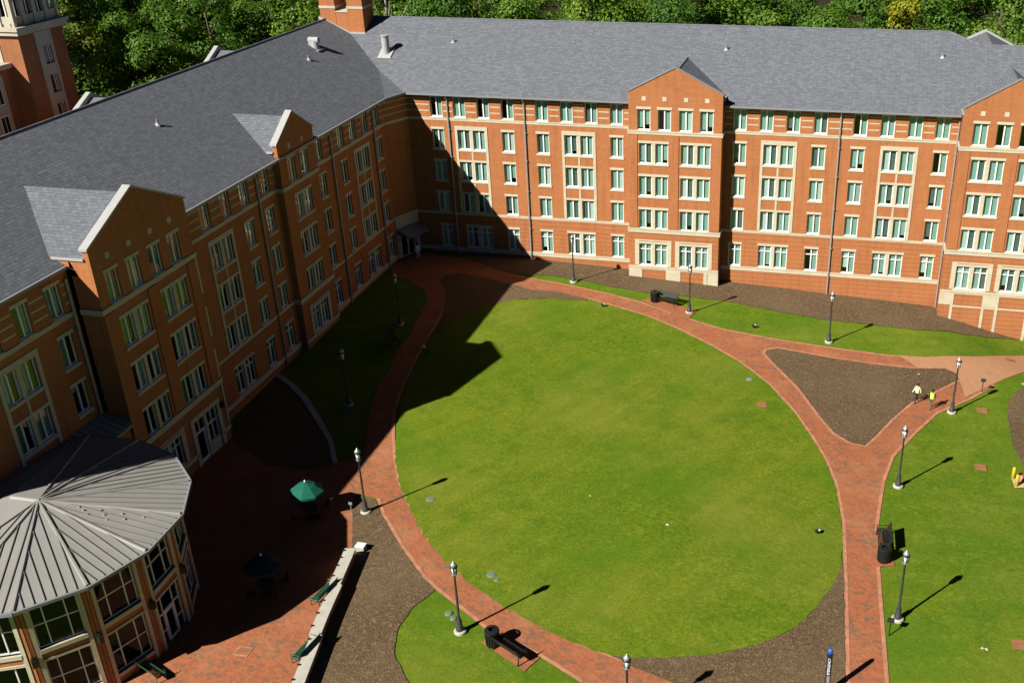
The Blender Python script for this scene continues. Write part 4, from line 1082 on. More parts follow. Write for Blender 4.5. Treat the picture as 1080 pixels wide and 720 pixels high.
# ------------------------------------------------------------------ bell tower behind the left wing
def tower():
    X0, X1, Y0, Y1 = -76.2, -70.0, 80.4, 86.0
    T = thing('bell_tower', (-73, 83, 0), 'square brick bell tower with cream stone belfry arches behind the left wing', 'tower')
    E = Facade((X1, 0), (0, 1)); S = Facade((0, Y0), (1, 0))
    strips = {id(E): (82.3, 84.35), id(S): (-74.2, -72.0)}
    for F, s0, s1 in ((E, Y0, Y1), (S, X0, X1)):
        a, b = strips[id(F)]; c = (a+b)/2+.15
        zs = [8.2, 11.4, 14.6, 17.2, 19.7, 22.2]
        for z in zs: F.ops.append((c-.5, c+.55, z, z+1.55))
        F.wall_strip = (a, b)
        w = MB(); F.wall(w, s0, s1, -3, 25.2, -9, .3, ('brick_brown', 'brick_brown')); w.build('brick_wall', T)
        st = MB()
        cz = [-2]+[v for z in zs for v in (z, z+1.55)]+[25.0]
        F.slab(st, a, c-.5, -2, 25.0, -.01, .06, 'stone_pale'); F.slab(st, c+.55, b, -2, 25.0, -.01, .06, 'stone_pale')
        for z0, z1 in zip(cz[0::2], cz[1::2]): F.slab(st, c-.5, c+.55, z0, z1, -.01, .05, 'stone_pale')
        st.build('stone_strip', T)
        for z in zs:
            fr = MB(); F.slab(fr, c-.5, c-.42, z, z+1.55, -.22, -.12, 'white'); F.slab(fr, c+.47, c+.55, z, z+1.55, -.22, -.12, 'white'); F.slab(fr, c+.18, c+.25, z, z+1.55, -.22, -.11, 'white'); F.slab(fr, c-.5, c+.55, z, z+1.55, -1.0, -.98, 'dark')
            o = fr.build('window', T)
            g = MB(); g.quad(F.P(c-.45, z, -.17), F.P(c+.5, z, -.17), F.P(c+.5, z+1.55, -.17), F.P(c-.45, z+1.55, -.17), 'glass'); g.build('pane', o)
    w = MB(); w.box(X0, X1-.35, Y0+.35, Y1, -3, 25.1, 'brick_brown'); w.build('tower_core', T)
    c = MB(); c.box(X0-.35, X1+.35, Y0-.35, Y1+.35, 25.1, 25.45, 'stone_pale'); c.box(X0-.5, X1+.5, Y0-.5, Y1+.5, 25.45, 25.75, 'stone_pale'); c.build('cornice', T)
    # belfry with round arches
    b = MB(); z0 = 25.75; zt = 30.5
    for F, s0, s1 in ((E, Y0, Y1), (S, X0, X1)):
        n = 4; wd = (s1-s0)/n; pw = .22
        for i in range(n+1):
            s = s0+wd*i
            F.slab(b, max(s0, s-pw), min(s1, s+pw), z0, zt, -.4, -.02, 'stone_pale')
            F.slab(b, max(s0, s-pw-.06), min(s1, s+pw+.06), z0, z0+.3, -.44, .03, 'stone_pale')
        for i in range(n):
            a0, a1 = s0+wd*i+pw, s0+wd*(i+1)-pw; cx = (a0+a1)/2; r = (a1-a0)/2; zs = 28.2
            arc = [F.P(cx+r*math.cos(t), zs+r*math.sin(t), -.05) for t in [PI*k/10 for k in range(11)]]
            out = arc+[F.P(a0, zt, -.05), F.P(a1, zt, -.05)]
            # spandrel above the arch, as thin strips
            for k in range(10):
                p, q = arc[k], arc[k+1]
                b.box8([p, q, (q[0]-F.n.x*.3, q[1]-F.n.y*.3, q[2]), (p[0]-F.n.x*.3, p[1]-F.n.y*.3, p[2]), (p[0], p[1], zt), (q[0], q[1], zt), (q[0]-F.n.x*.3, q[1]-F.n.y*.3, zt), (p[0]-F.n.x*.3, p[1]-F.n.y*.3, zt)], 'stone_pale')
            F.slab(b, a0, a1, z0, z0+.8, -.3, -.12, 'stone_pale')
            F.slab(b, cx-.05, cx+.05, z0+.8, zs+r, -.3, -.2, 'white')
            F.slab(b, a0, a1, zs-.05, zs+.05, -.3, -.2, 'white')
    b.build('belfry', T)
    d = MB(); d.box(X0+.6, X1-.6, Y0+.6, Y1-.3, z0, zt, 'dark'); d.build('belfry_core', T)
    r = MB(); r.box(X0-.5, X1+.5, Y0-.5, Y1+.5, zt, zt+.5, 'stone_pale'); cx, cy = (X0+X1)/2, (Y0+Y1)/2
    r.add([(X0-.4, Y0-.4, zt+.5), (X1+.4, Y0-.4, zt+.5), (X1+.4, Y1+.4, zt+.5), (X0-.4, Y1+.4, zt+.5), (cx, cy, zt+5)], [(0, 1, 4), (1, 2, 4), (2, 3, 4), (3, 0, 4)], 'shingle'); r.build('tower_roof', T)
tower()
def annex():
    T = thing('brick_annex', (-80, 76, 0), 'dark brick wing with a cream stone window strip, in shade left of the bell tower', 'building')
    F = Facade((-71.6, 0), (0, 1))
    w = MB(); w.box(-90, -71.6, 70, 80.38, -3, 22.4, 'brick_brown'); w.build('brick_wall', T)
    st = MB(); F.slab(st, 77.3, 79.2, 2, 22.0, -.01, .06, 'stone_pale'); st.build('stone_strip', T)
    for z in (14.6, 17.2, 19.6):
        g = MB(); F.slab(g, 77.75, 78.75, z, z+1.5, .055, .075, 'white'); o = g.build('window', T)
        p = MB(); F.slab(p, 77.83, 78.22, z+.08, z+1.42, .07, .08, 'dark'); F.slab(p, 78.28, 78.67, z+.08, z+1.42, .07, .08, 'dark'); p.build('pane', o)
    r = MB(); r.box(-90.3, -71.3, 69.7, 80.38, 22.4, 22.8, 'stone_pale'); r.build('cornice', T)
annex()

# ------------------------------------------------------------------ seat wall
def seat_wall():
    line = AREA['wall_line']; P = [Vector((x, y)) for x, y in line]
    W = thing('seat_wall', (P[4].x, P[4].y, zg(P[4].x, P[4].y)), 'low curved seat wall with pale cap stones along the edge of the plaza', 'wall')
    F = []
    for a, b in zip(P[:-1], P[1:]):
        for i in range(4): F.append(a.lerp(b, i/4))
    F.append(P[-1])
    # smooth
    for _ in range(4): F = [F[0]]+[(F[i-1]+F[i]*2+F[i+1])/4 for i in range(1, len(F)-1)]+[F[-1]]
    body = MB(); studs = []
    n = len(F); segs = [(0, n//3), (n//3, 2*n//3), (2*n//3, n-1)]
    for k, (i0, i1) in enumerate(segs):
        cap = MB(); off = [.0, .10, .20][k]
        for i in range(i0, i1):
            a, b = F[i], F[i+1]
            def nrm(j):
                d = (F[min(j+1, n-1)]-F[max(j-1, 0)]).normalized(); return Vector((-d.y, d.x))
            na, nb = nrm(i), nrm(i+1)      # points to the bed side (+x)
            if na.x < 0: na, nb = -na, -nb
            q = []
            za, zb = zg(a.x, a.y), zg(b.x, b.y)
            for (lo, hi, z0, z1, mb, m) in ((-.22, .22, -.5, .62-.04*k, body, 'brick'), (-.34, .34, .62-.04*k, .76-.04*k, cap, 'concrete_white')):
                c = [a+na*(lo+off), a+na*(hi+off), b+nb*(hi+off), b+nb*(lo+off)]
                zz = [za, za, zb, zb]
                mb.box8([(v.x, v.y, h+z0) for v, h in zip(c, zz)]+[(v.x, v.y, h+z1) for v, h in zip(c, zz)], m)
            if i % 3 == 1:
                p = a-na*(.34-off); studs.append((p.x, p.y, za+.76-.04*k))
        cap.build('cap_stone', W)
    body.build('brick_wall', W)
    for x, y, z in studs:
        s = MB(); s.box(x-.06, x+.10, y-.05, y+.05, z-.12, z+.05, 'black'); s.build('skate_stop', W)
seat_wall()

# ------------------------------------------------------------------ lamps
def lamp_proto():
    e = thing('street_lamp', (0, 0, 0), 'x', 'lamp', 'lamp posts along the brick paths')
    p = MB(); p.lathe([(.36, -.3), (.36, .10), (.31, .15)], (0, 0, 0), 'concrete_white', 20); local(p, 'concrete_base', e, False)
    s = MB(); s.lathe([(.23, .14), (.23, .28), (.17, .34), (.15, .85), (.11, .95), (.075, 1.1), (.07, 2.4), (.055, 3.95), (.09, 3.98), (.09, 4.05)], (0, 0, 0), 'postgrey', 14); local(s, 'post', e, True)
    l = MB(); l.lathe([(.09, 4.03), (.16, 4.10), (.16, 4.17)], (0, 0, 0), 'lanternmetal', 12)
    for k in range(6):
        t = k*PI/3; l.tube([(.15*math.cos(t), .15*math.sin(t), 4.15), (.19*math.cos(t), .19*math.sin(t), 4.62)], [.018, .018], 'black', 5)
    l.lathe([(.22, 4.60), (.22, 4.66), (.19, 4.70)], (0, 0, 0), 'black', 12)
    la = local(l, 'lantern', e)
    g = MB(); g.lathe([(.13, 4.16), (.172, 4.60)], (0, 0, 0), 'lanternglass', 12)
    go = local(g, 'lantern_glass', None, True); go.parent = la
    c = MB(); c.lathe([(.19, 4.69), (.16, 4.80), (.08, 4.88), (.04, 4.91), (.035, 5.0)], (0, 0, 0), 'lanternmetal', 12); co = local(c, 'lantern_cap', None, True); co.parent = la
    return e
LAMP = lamp_proto()
lamp_labels = ['black lamp post at the far end of the curved seat wall, beside the plaza',
 'black lamp post on the small turf lobe beside a bench and litter bin',
 'black lamp post with wide white base beside the two walkers in safety vests',
 'black lamp post on the right lawn where the two brick paths join',
 'black lamp post on the right lawn just below the bench and bin',
 'black lamp post on the turf strip above the mulch triangle',
 'black lamp post on the turf strip in front of the far gable',
 'black lamp post on the turf strip beside the edge of the big shadow']
POS = [tuple(p) for p in SPOT['lamps']]
LAMPS = []
for i, (x, y) in enumerate(POS):
    o = LAMP if i == 0 else copy_tree(LAMP)
    o.location = (x, y, zg(x, y)+.03); o.rotation_euler = (0, 0, i*.7); o['label'] = lamp_labels[i]; LAMPS.append(o)
for (x, y), lab in zip(SPOT['shade_lamps'], ('lamp post in the deep shade of the left wing, nearer the entrance', 'lamp post in the deep shade of the left wing, beside the curved concrete edging')):
    o = copy_tree(LAMP); o.location = (x, y, zg(x, y)+.03); o['label'] = lab
o = copy_tree(LAMP); o.location = (-8.75, 39.5, zg(-8.75, 39.5)-.1); o['label'] = 'lamp post at the bottom edge of the photo, mostly out of view'

# ------------------------------------------------------------------ benches and bins
def bench_proto(mat, name='park_bench'):
    e = thing(name, (0, 0, 0), 'x', 'bench')
    s = MB()
    for k in range(7): s.box(-.95, .95, -.26+.075*k, -.205+.075*k, .43-.006*abs(k-3), .455-.006*abs(k-3), mat)
    local(s, 'seat', e)
    b = MB()
    for k in range(6):
        y = .27+.03*k; z = .50+.075*k; b.box8([(-.95, y, z), (.95, y, z), (.95, y+.022, z), (-.95, y+.022, z), (-.95, y+.022, z+.058), (.95, y+.022, z+.058), (.95, y+.044, z+.058), (-.95, y+.044, z+.058)], mat)
    local(b, 'backrest', e)
    for x in (-.86, .86):
        l = MB(); l.tube([(x, -.26, 0), (x, -.24, .44), (x, .27, .46), (x, .36, .0)], [.035]*4, mat, 6); l.tube([(x, .27, .44), (x, .45, .95)], [.03, .025], mat, 6); local(l, 'leg', e)
        a = MB(); a.tube([(x, -.25, .44), (x, -.27, .66), (x, .33, .68)], [.025]*3, mat, 6); local(a, 'armrest', e)
    return e
def bin_proto():
    e = thing('litter_bin', (0, 0, 0), 'x', 'litter bin', 'litter bins beside the benches')
    b = MB(); b.lathe([(.30, 0), (.31, .05), (.33, .8), (.34, .86)], (0, 0, 0), 'black', 18)
    for k in range(18):
        t = 2*PI*k/18; b.tube([(.325*math.cos(t), .325*math.sin(t), .06), (.35*math.cos(t), .35*math.sin(t), .84)], [.022, .022], 'black', 4)
    local(b, 'bin_body', e)
    r = MB()
    n = 18
    ring_ = lambda rad, z: [(rad*math.cos(2*PI*k/n), rad*math.sin(2*PI*k/n), z) for k in range(n)]
    A0, A1, A2 = ring_(.38, .86), ring_(.36, .98), ring_(.17, 1.02)
    r.add(A0+A1+A2, [(k, (k+1) % n, n+(k+1) % n, n+k) for k in range(n)]+[(n+k, n+(k+1) % n, 2*n+(k+1) % n, 2*n+k) for k in range(n)], 'black'); local(r, 'rim', e)
    return e
BENCH = bench_proto('black'); BENCH['group'] = 'black benches beside the brick paths'; BIN = bin_proto()
blab = ['black metal bench on a brick pad at the bottom of the lawn', 'black metal bench on the right of the straight brick path', 'black metal bench facing the lawn in front of the far wing']
nlab = ['black litter bin beside the bench at the bottom of the lawn', 'black litter bin at the near end of the bench right of the straight path', 'black litter bin beside the bench in front of the far wing']
brot = [math.radians(-35)+PI, PI*1.5+.0, math.radians(-22)]
def ang(a, b): return math.atan2(b[1]-a[1], b[0]-a[0])
pads = AREA['pad_south']; th = ang(pads[0], pads[1])
brot = [th+PI, ang(AREA['pad_east'][0], AREA['pad_east'][3]), ang(AREA['pad_north'][1], AREA['pad_north'][2])]
for i, (x, y) in enumerate(SPOT['bench']):
    o = BENCH if i == 0 else copy_tree(BENCH)
    o.location = (x, y, zg(x, y)+.06); o.rotation_euler = (0, 0, brot[i]); o['label'] = blab[i]; o.scale = (1.15, 1.2, 1.15)
for i, (x, y) in enumerate(SPOT['trash']):
    o = BIN if i == 0 else copy_tree(BIN)
    o.location = (x, y, zg(x, y)+.06); o['label'] = nlab[i]; o.scale = (1.15, 1.15, 1.1)
x, y = SPOT['dark_bench'][0]; o = copy_tree(BENCH); o.location = (x, y, zg(x, y)); o.rotation_euler = (0, 0, 2.2); o['label'] = 'bench in the deep shade beside the curving path of the left lawn'
GB = bench_proto('darkgreen', 'green_bench'); GB['group'] = 'green benches around the plaza'
glab = ['green bench against the seat wall at the far end, at the edge of the shade', 'green bench against the seat wall in the sun', 'green bench under the windows of the round pavilion', 'green bench on the plaza at the bottom edge of the picture']
gr = [-1.74, -1.74, 2.75, .3]
for i, (x, y) in enumerate(SPOT['green_bench']):
    o = GB if i == 0 else copy_tree(GB)
    o.location = (x, y, zg(x, y)+.04); o.rotation_euler = (0, 0, gr[i]); o['label'] = glab[i]

# ------------------------------------------------------------------ parasols, tables, chairs on the plaza
def parasol(x, y, mat, label):
    z = zg(x, y)+.04
    e = thing('parasol', (x, y, z), label, 'parasol')
    n = 8; R_ = 1.15
    c = MB(); top = (0, 0, 2.75)
    rim = [(R_*math.cos(2*PI*k/n+.2), R_*math.sin(2*PI*k/n+.2), 2.08) for k in range(n)]
    mid = [(R_*.55*math.cos(2*PI*k/n+.2), R_*.55*math.sin(2*PI*k/n+.2), 2.47) for k in range(n)]
    c.add([top]+mid+rim, [(0, 1+k, 1+(k+1) % n) for k in range(n)]+[(1+k, 1+n+k, 1+n+(k+1) % n, 1+(k+1) % n) for k in range(n)], mat)
    low = [(v[0]*1.0, v[1]*1.0, 1.93) for v in rim]
    c.add(rim+low, [(k, n+k, n+(k+1) % n, (k+1) % n) for k in range(n)], mat)
    co = local(c, 'canopy', e)
    rb = MB()
    for k in range(n): rb.tube([(0, 0, 2.72), (mid[k][0], mid[k][1], 2.44), (rim[k][0], rim[k][1], 2.06)], [.014]*3, 'black', 4)
    r2 = local(rb, 'ribs', None); r2.parent = co
    p = MB(); p.lathe([(.30, 0), (.30, .06), (.06, .10), (.025, .14), (.025, 2.8)], (0, 0, 0), 'black', 10); local(p, 'pole', e)
    f = MB(); f.lathe([(.05, 2.74), (.06, 2.82), (.02, 2.9)], (0, 0, 0), 'white', 8); local(f, 'finial', e)
    return e
def cafe_table(x, y, label):
    e = thing('cafe_table', (x, y, zg(x, y)+.04), label, 'table')
    t = MB(); t.lathe([(.03, .72), (.55, .72), (.56, .745), (.03, .75)], (0, 0, 0), 'black', 20); local(t, 'tabletop', e)
    for k in range(4):
        a = k*PI/2+.4; l = MB(); l.tube([(.42*math.cos(a), .42*math.sin(a), 0), (.3*math.cos(a), .3*math.sin(a), .72)], [.02, .02], 'black', 5); local(l, 'leg', e)
    return e
def chair_proto():
    e = thing('cafe_chair', (0, 0, 0), 'x', 'chair')
    s = MB(); s.box(-.22, .22, -.22, .22, .43, .46, 'black'); local(s, 'seat', e)
    b = MB(); b.box8([(-.22, .2, .5), (.22, .2, .5), (.22, .23, .5), (-.22, .23, .5), (-.22, .30, .88), (.22, .30, .88), (.22, .33, .88), (-.22, .33, .88)], 'black'); local(b, 'backrest', e)
    for sx in (-.19, .19):
        for sy in (-.19, .2):
            l = MB(); l.tube([(sx, sy, 0), (sx, sy, .44)], [.016, .016], 'black', 5); local(l, 'leg', e)
    return e
(ux, uy), (vx, vy) = SPOT['umb']
parasol(ux, uy, 'parasol', 'open green parasol catching the sun above the dark plaza')
parasol(vx, vy, 'parasol_dark', 'open dark parasol in the deep shade of the plaza, nearer the pavilion')
CH = chair_proto(); first = True
for (x, y), nm in (((ux, uy), 'the green parasol'), ((vx, vy), 'the dark parasol')):
    cafe_table(x+.0, y+.0, 'round black metal cafe table under '+nm)
    for k in range(4):
        a = k*PI/2+.85; o = CH if first else copy_tree(CH); first = False
        o.location = (x+1.0*math.cos(a), y+1.0*math.sin(a), zg(x, y)+.04); o.rotation_euler = (0, 0, a-PI/2)
        o['label'] = 'black metal cafe chair drawn up to the table under '+nm; o['group'] = 'cafe chairs under '+nm

# ------------------------------------------------------------------ small things on the ground
def small(name, x, y, mbf, label, cat, group=None, smooth=False):
    mb = MB(); mbf(mb); o = mb.build(name, None, smooth); o.location = (x, y, zg(x, y)); return tag(o, label, cat, group)
vl = [('pale green domed valve lid in the lawn near the seat wall lamp', .36, 'teal_lid'), ('pale green valve lid in the lawn by the brick path, larger of a pair', .34, 'teal_lid'), ('pale green valve lid in the lawn by the brick path, smaller of a pair', .22, 'teal_lid'),
      ('green valve lid in the small turf lobe, behind the lamp post', .26, 'teal_lid'), ('green valve lid in the small turf lobe, closest to the lamp post', .24, 'teal_lid'), ('bluish grey valve lid in the lawn near the mulch triangle', .34, 'trimgrey')]
for (x, y), (lab, r, m) in zip(SPOT['valve_boxes'], vl):
    small('valve_cover', x, y, lambda b: (b.lathe([(r*.75, -.05), (r*.75, .07), (r*.62, .095), (.05, .10)], (0, 0, 0), m, 14), b.lathe([(r*.85, -.05), (r*.85, .065)], (0, 0, 0), 'trimgrey', 14)), lab, 'valve lid', 'valve lids in the grass')
bl = ['square terracotta lid in the oval lawn near the mulch triangle', 'square terracotta lid in the right lawn just beyond the walkers', 'square terracotta lid in the middle of the right lawn, left of the yellow bollards', 'square terracotta lid at the bottom right of the right lawn']
for i, ((x, y), lab) in enumerate(zip(SPOT['brick_lids'], bl)):
    small('utility_cover', x, y, lambda b: (b.box(-.42, .42, -.38, .38, -.05, .068, 'brick_lid'), b.box(-.36, .36, -.32, .32, .0, .08, 'brick_lid')), lab, 'utility lid', 'terracotta lids in the grass')
for (x, y), lab in zip(SPOT['uplights'], ('small pale uplight in the shade beside the curving path', 'small black uplight on the right edge of the oval lawn', 'small black uplight on the turf strip above the brick path', 'small black uplight at the top of the oval lawn')):
    m = 'lanternglass' if 'pale' in lab else 'black'
    small('uplight', x, y, lambda b: (b.tube([(0, 0, -.05), (0, 0, .22)], [.05, .05], 'black', 8), b.tube([(-.10, .04, .2), (.10, -.04, .38)], [.12, .14], m, 12), b.tube([(.101, -.0405, .381), (.115, -.05, .395)], [.09, .085], 'lanternglass', 12)), lab, 'uplight', 'uplights in the grass')
def rock(b, s):
    rr = random.Random(int(s*1000)); b.lathe([(.10*s, -.05), (.2*s, .04), (.17*s, .13*s), (.04*s, .19*s)], (0, 0, 0), 'concrete_white', 9)
    b.v = [(x*(1+rr.uniform(-.2, .25)), y*(1+rr.uniform(-.2, .25)), z) for x, y, z in b.v]
for (x, y), lab, s in zip(SPOT['rocks'], ('white stone in the right lawn, left of a pair', 'white stone in the right lawn, right of a pair', 'white round cover in the lower right of the oval lawn', 'small white stone in the middle of the oval lawn', 'white stone on the mulch triangle', 'white stone in the turf behind the small sign by the right path'), (.45, .5, .6, .4, .6, .5)):
    small('white_stone', x, y, lambda b: rock(b, s), lab, 'stone')
for (x, y), lab in zip(SPOT['small_signs'], ('small dark sign on a short post beside the right path', 'small dark sign on a short post beside the lamp of the right lawn')):
    e = thing('small_sign', (x, y, zg(x, y)), lab, 'sign')
    p = MB(); p.box(-.03, .03, -.02, .02, -.1, 1.05, 'black'); local(p, 'post', e)
    b = MB(); b.box8([(-.2, -.06, 1.0), (.2, -.06, 1.0), (.2, -.03, 1.0), (-.2, -.03, 1.0), (-.2, .06, 1.25), (.2, .06, 1.25), (.2, .09, 1.25), (-.2, .09, 1.25)], 'black'); local(b, 'sign_board', e)
for (x, y), lab, m in zip(SPOT['bollards'], ('yellow bollard on the sandy slab, further from the viewer', 'yellow bollard on the sandy slab, nearer to the viewer', 'red hydrant behind the yellow bollards on the sandy slab'), ('yellow', 'yellow', 'red')):
    if m == 'yellow': small('bollard', x, y, lambda b: b.lathe([(.13, -.2), (.13, .92), (.10, .99), (.03, 1.02)], (0, 0, 0), m, 14), lab, 'bollard', 'yellow bollards', True)
    else:
        e = thing('hydrant', (x, y, zg(x, y)+.08), lab, 'hydrant')
        b = MB(); b.lathe([(.2, 0), (.2, .06), (.14, .08), (.14, .6), (.17, .62), (.17, .67), (.12, .76), (.03, .82)], (0, 0, 0), 'red', 14); local(b, 'hydrant_body', e, True)
        for sg in (-1, 1): q = MB(); q.tube([(0, 0, .48), (sg*.25, 0, .48)], [.075, .075], 'red', 10); local(q, 'outlet', e)
x, y = SPOT['white_box'][0]
small('utility_box', x, y, lambda b: (b.box(-.28, .28, -.22, .22, -.1, .38, 'concrete_white'), b.box(-.31, .31, -.25, .25, .38, .43, 'white')), 'white utility box on the mulch beside the seat wall', 'utility box')
x, y = SPOT['plaza_lid'][0]
small('utility_cover', x, y, lambda b: (b.box(-.42, .42, -.36, .36, -.05, .052, 'edging'), b.box(-.34, .34, -.28, .28, .0, .062, 'brick_lid')), 'square brick filled lid in the sunny part of the plaza', 'utility lid')
x, y = SPOT['bedsign'][0]
e = thing('plant_marker', (x, y, zg(x, y)), 'thin grey marker stake in the mulch beside the seat wall lamp', 'marker')
p = MB(); p.tube([(0, 0, -.05), (-.05, .05, 1.0)], [.03, .03], 'trimgrey', 6); local(p, 'stake', e); p = MB(); p.box(-.18, .08, .03, .06, .95, 1.15, 'trimgrey'); local(p, 'plate', e)
# emergency call post
x, y = 1.15, 44.14
e = thing('emergency_post', (x, y, zg(x, y)), 'dark emergency call post with a blue lamp on top, beside the straight path', 'call post')
p = MB(); p.lathe([(.22, -.1), (.22, .06), (.15, .08), (.15, 2.75), (.16, 2.78)], (0, 0, 0), 'postblue', 16); local(p, 'post', e, False)
p = MB(); p.lathe([(.135, 2.79), (.135, 3.05), (.08, 3.14), (.02, 3.16)], (0, 0, 0), 'blue', 14); local(p, 'lamp_cover', e, True)
p = MB(); p.box(-.075, .095, -.172, -.165+.02, .9, 1.4, 'trimgrey'); local(p, 'call_panel', e)
cu = bpy.data.curves.new('lettering', 'FONT'); cu.body = 'EMERGENCY'; cu.size = .2; cu.align_x = 'CENTER'; cu.align_y = 'CENTER'; cu.extrude = .006
tx = bpy.data.objects.new('lettering', cu); COL.objects.link(tx); cu.materials.append(M['whitecloth']); tx.parent = e
tm = bpy.data.meshes.new_from_object(tx); bpy.data.objects.remove(tx); tx = bpy.data.objects.new('lettering', tm); COL.objects.link(tx); tx.parent = e
tx.location = (0, -.158, 2.05); tx.rotation_euler = (PI/2, -PI/2, 0)

# ------------------------------------------------------------------ people
def person(x, y, heading, skin, top, legs, label, stride=.28, vest=None, hair='hair', arms=0.15, h=1.76):
    e = thing('person', (x, y, zg(x, y)+.035), label, 'person', None, heading)   # faces local -y
    k = h/1.76
    V = []; Eg = []; Rd = []
    def v(p, r, par=None):
        V.append(tuple(c*k for c in p)); Rd.append(r*k)
        if par is not None: Eg.append((par, len(V)-1))
        return len(V)-1
    pel = v((0, 0, .96), .125)
    wst = v((0, -.01, 1.12), .115, pel); cht = v((0, -.015, 1.32), .135, wst); nb = v((0, 0, 1.47), .075, cht); nk = v((0, -.01, 1.53), .055, nb)
    hd = v((0, -.02, 1.60), .082, nk); hd2 = v((0, -.02, 1.69), .085, hd); hd3 = v((0, -.015, 1.745), .05, hd2)
    nose = v((0, -.118, 1.635), .014, hd)
    for sg in (-1, 1):
        st = stride*sg
        hp = v((sg*.10, 0, .90), .095, pel); kn = v((sg*.10, -.5*st-.06, .50), .062, hp); an = v((sg*.10, -st+(.08 if st < 0 else 0), .10 if st > 0 else .13), .042, kn)
        tt = v((sg*.11, -st-.15+(.1 if st < 0 else 0), .035), .036, an)
        sh = v((sg*.19, 0, 1.42), .062, cht); sw = -st*.6
        el = v((sg*.26, -sw*.35+.03, 1.16), .045, sh); wr = v((sg*.27, -sw-.08, .95), .030, el)
        pm = v((sg*.27, -sw-.11, .885), .030, wr)
        for q, (dx, ln) in enumerate(((-.024, .07), (-.008, .08), (.008, .075), (.024, .06))):
            f1 = v((sg*.27+.0*sg, -sw-.115+dx, .84), .0095, pm); v((sg*.262, -sw-.12+dx, .84-ln*.6), .0085, f1)
        t1 = v((sg*.255, -sw-.15, .875), .010, pm); v((sg*.25, -sw-.165, .84), .009, t1)
    me = bpy.data.meshes.new('body'); me.from_pydata(V, Eg, [])
    ob = bpy.data.objects.new('body', me); COL.objects.link(ob)
    md = ob.modifiers.new('skin', 'SKIN'); md.use_smooth_shade = True
    sk = me.skin_vertices[0].data
    for i, r in enumerate(Rd): sk[i].radius = (r, r)
    sk[0].use_root = True
    sb = ob.modifiers.new('sub', 'SUBSURF'); sb.levels = 1; sb.render_levels = 1
    dg = bpy.context.evaluated_depsgraph_get(); m2 = bpy.data.meshes.new_from_object(ob.evaluated_get(dg))
    bpy.data.objects.remove(ob)
    m2.materials.clear()
    for nm in (skin, top, legs, 'black'): m2.materials.append(M[nm])
    for p in m2.polygons:
        c = p.center/k
        if c.z > 1.52: i = 0
        elif c.z < .09: i = 3
        elif abs(c.x) > .2 and c.z < .95: i = 0
        elif c.z > .95 or abs(c.x) > .205: i = 1
        else: i = 2
        p.material_index = i; p.use_smooth = True
    b = bpy.data.objects.new('body', m2); COL.objects.link(b); b.parent = e
    hm = MB()
    n = 14; rows = [(.104, 1.655), (.110, 1.70), (.098, 1.755), (.06, 1.79), (.01, 1.80)]
    hm.lathe([(r*k, z*k) for r, z in rows], (0, .005, 0), hair, n); local(hm, 'hair', e, True)
    ey = MB()
    for sg in (-1, 1): ey.lathe([(.012, -.008), (.014, 0), (.004, .01)], (sg*.033*k, -.098*k, 1.655*k), 'black', 6)
    local(ey, 'eyes', e)
    if vest:
        vm = MB()
        rows = [(.175, .135, .93), (.17, .135, 1.1), (.19, .16, 1.3), (.20, .15, 1.42), (.11, .10, 1.50)]
        n = 16; pts = [[(a*math.cos(2*PI*q/n)*k, (b_*math.sin(2*PI*q/n)-.01)*k, z*k) for q in range(n)] for a, b_, z in rows]
        fl = [p for r in pts for p in r]
        vm.add(fl, [(r*n+q, r*n+(q+1) % n, (r+1)*n+(q+1) % n, (r+1)*n+q) for r in range(len(rows)-1) for q in range(n)], vest)
        vo = local(vm, 'safety_vest', e, True)
        bm_ = MB()
        for z, a, b_ in ((1.08, .176, .142), (1.2, .186, .152)):
            r1 = [(a*math.cos(2*PI*q/n)*k, (b_*math.sin(2*PI*q/n)-.01)*k, z*k) for q in range(n)]; r2 = [(p[0], p[1], p[2]+.05*k) for p in r1]
            bm_.add(r1+r2, [(q, (q+1) % n, n+(q+1) % n, n+q) for q in range(n)], 'silverband')
        bo = local(bm_, 'reflective_band', None); bo.parent = vo
    return e
(p1, p2, p3) = SPOT['people']
person(p1[0], p1[1], math.radians(-40), 'skin_dark', 'whitecloth', 'navy', 'walker in a pale yellow safety vest and dark trousers, on the brick path', .30, 'hiviz_pale')
person(p2[0], p2[1], math.radians(-35), 'skin_dark', 'darkcloth', 'olive', 'walker in a lime green safety vest with dark sleeves, on the brick path', .24, 'hiviz')
person(p3[0], p3[1], math.radians(40), 'skin', 'whitecloth', 'whitecloth', 'person in white clothes standing by the shaded corner entrance', .10)

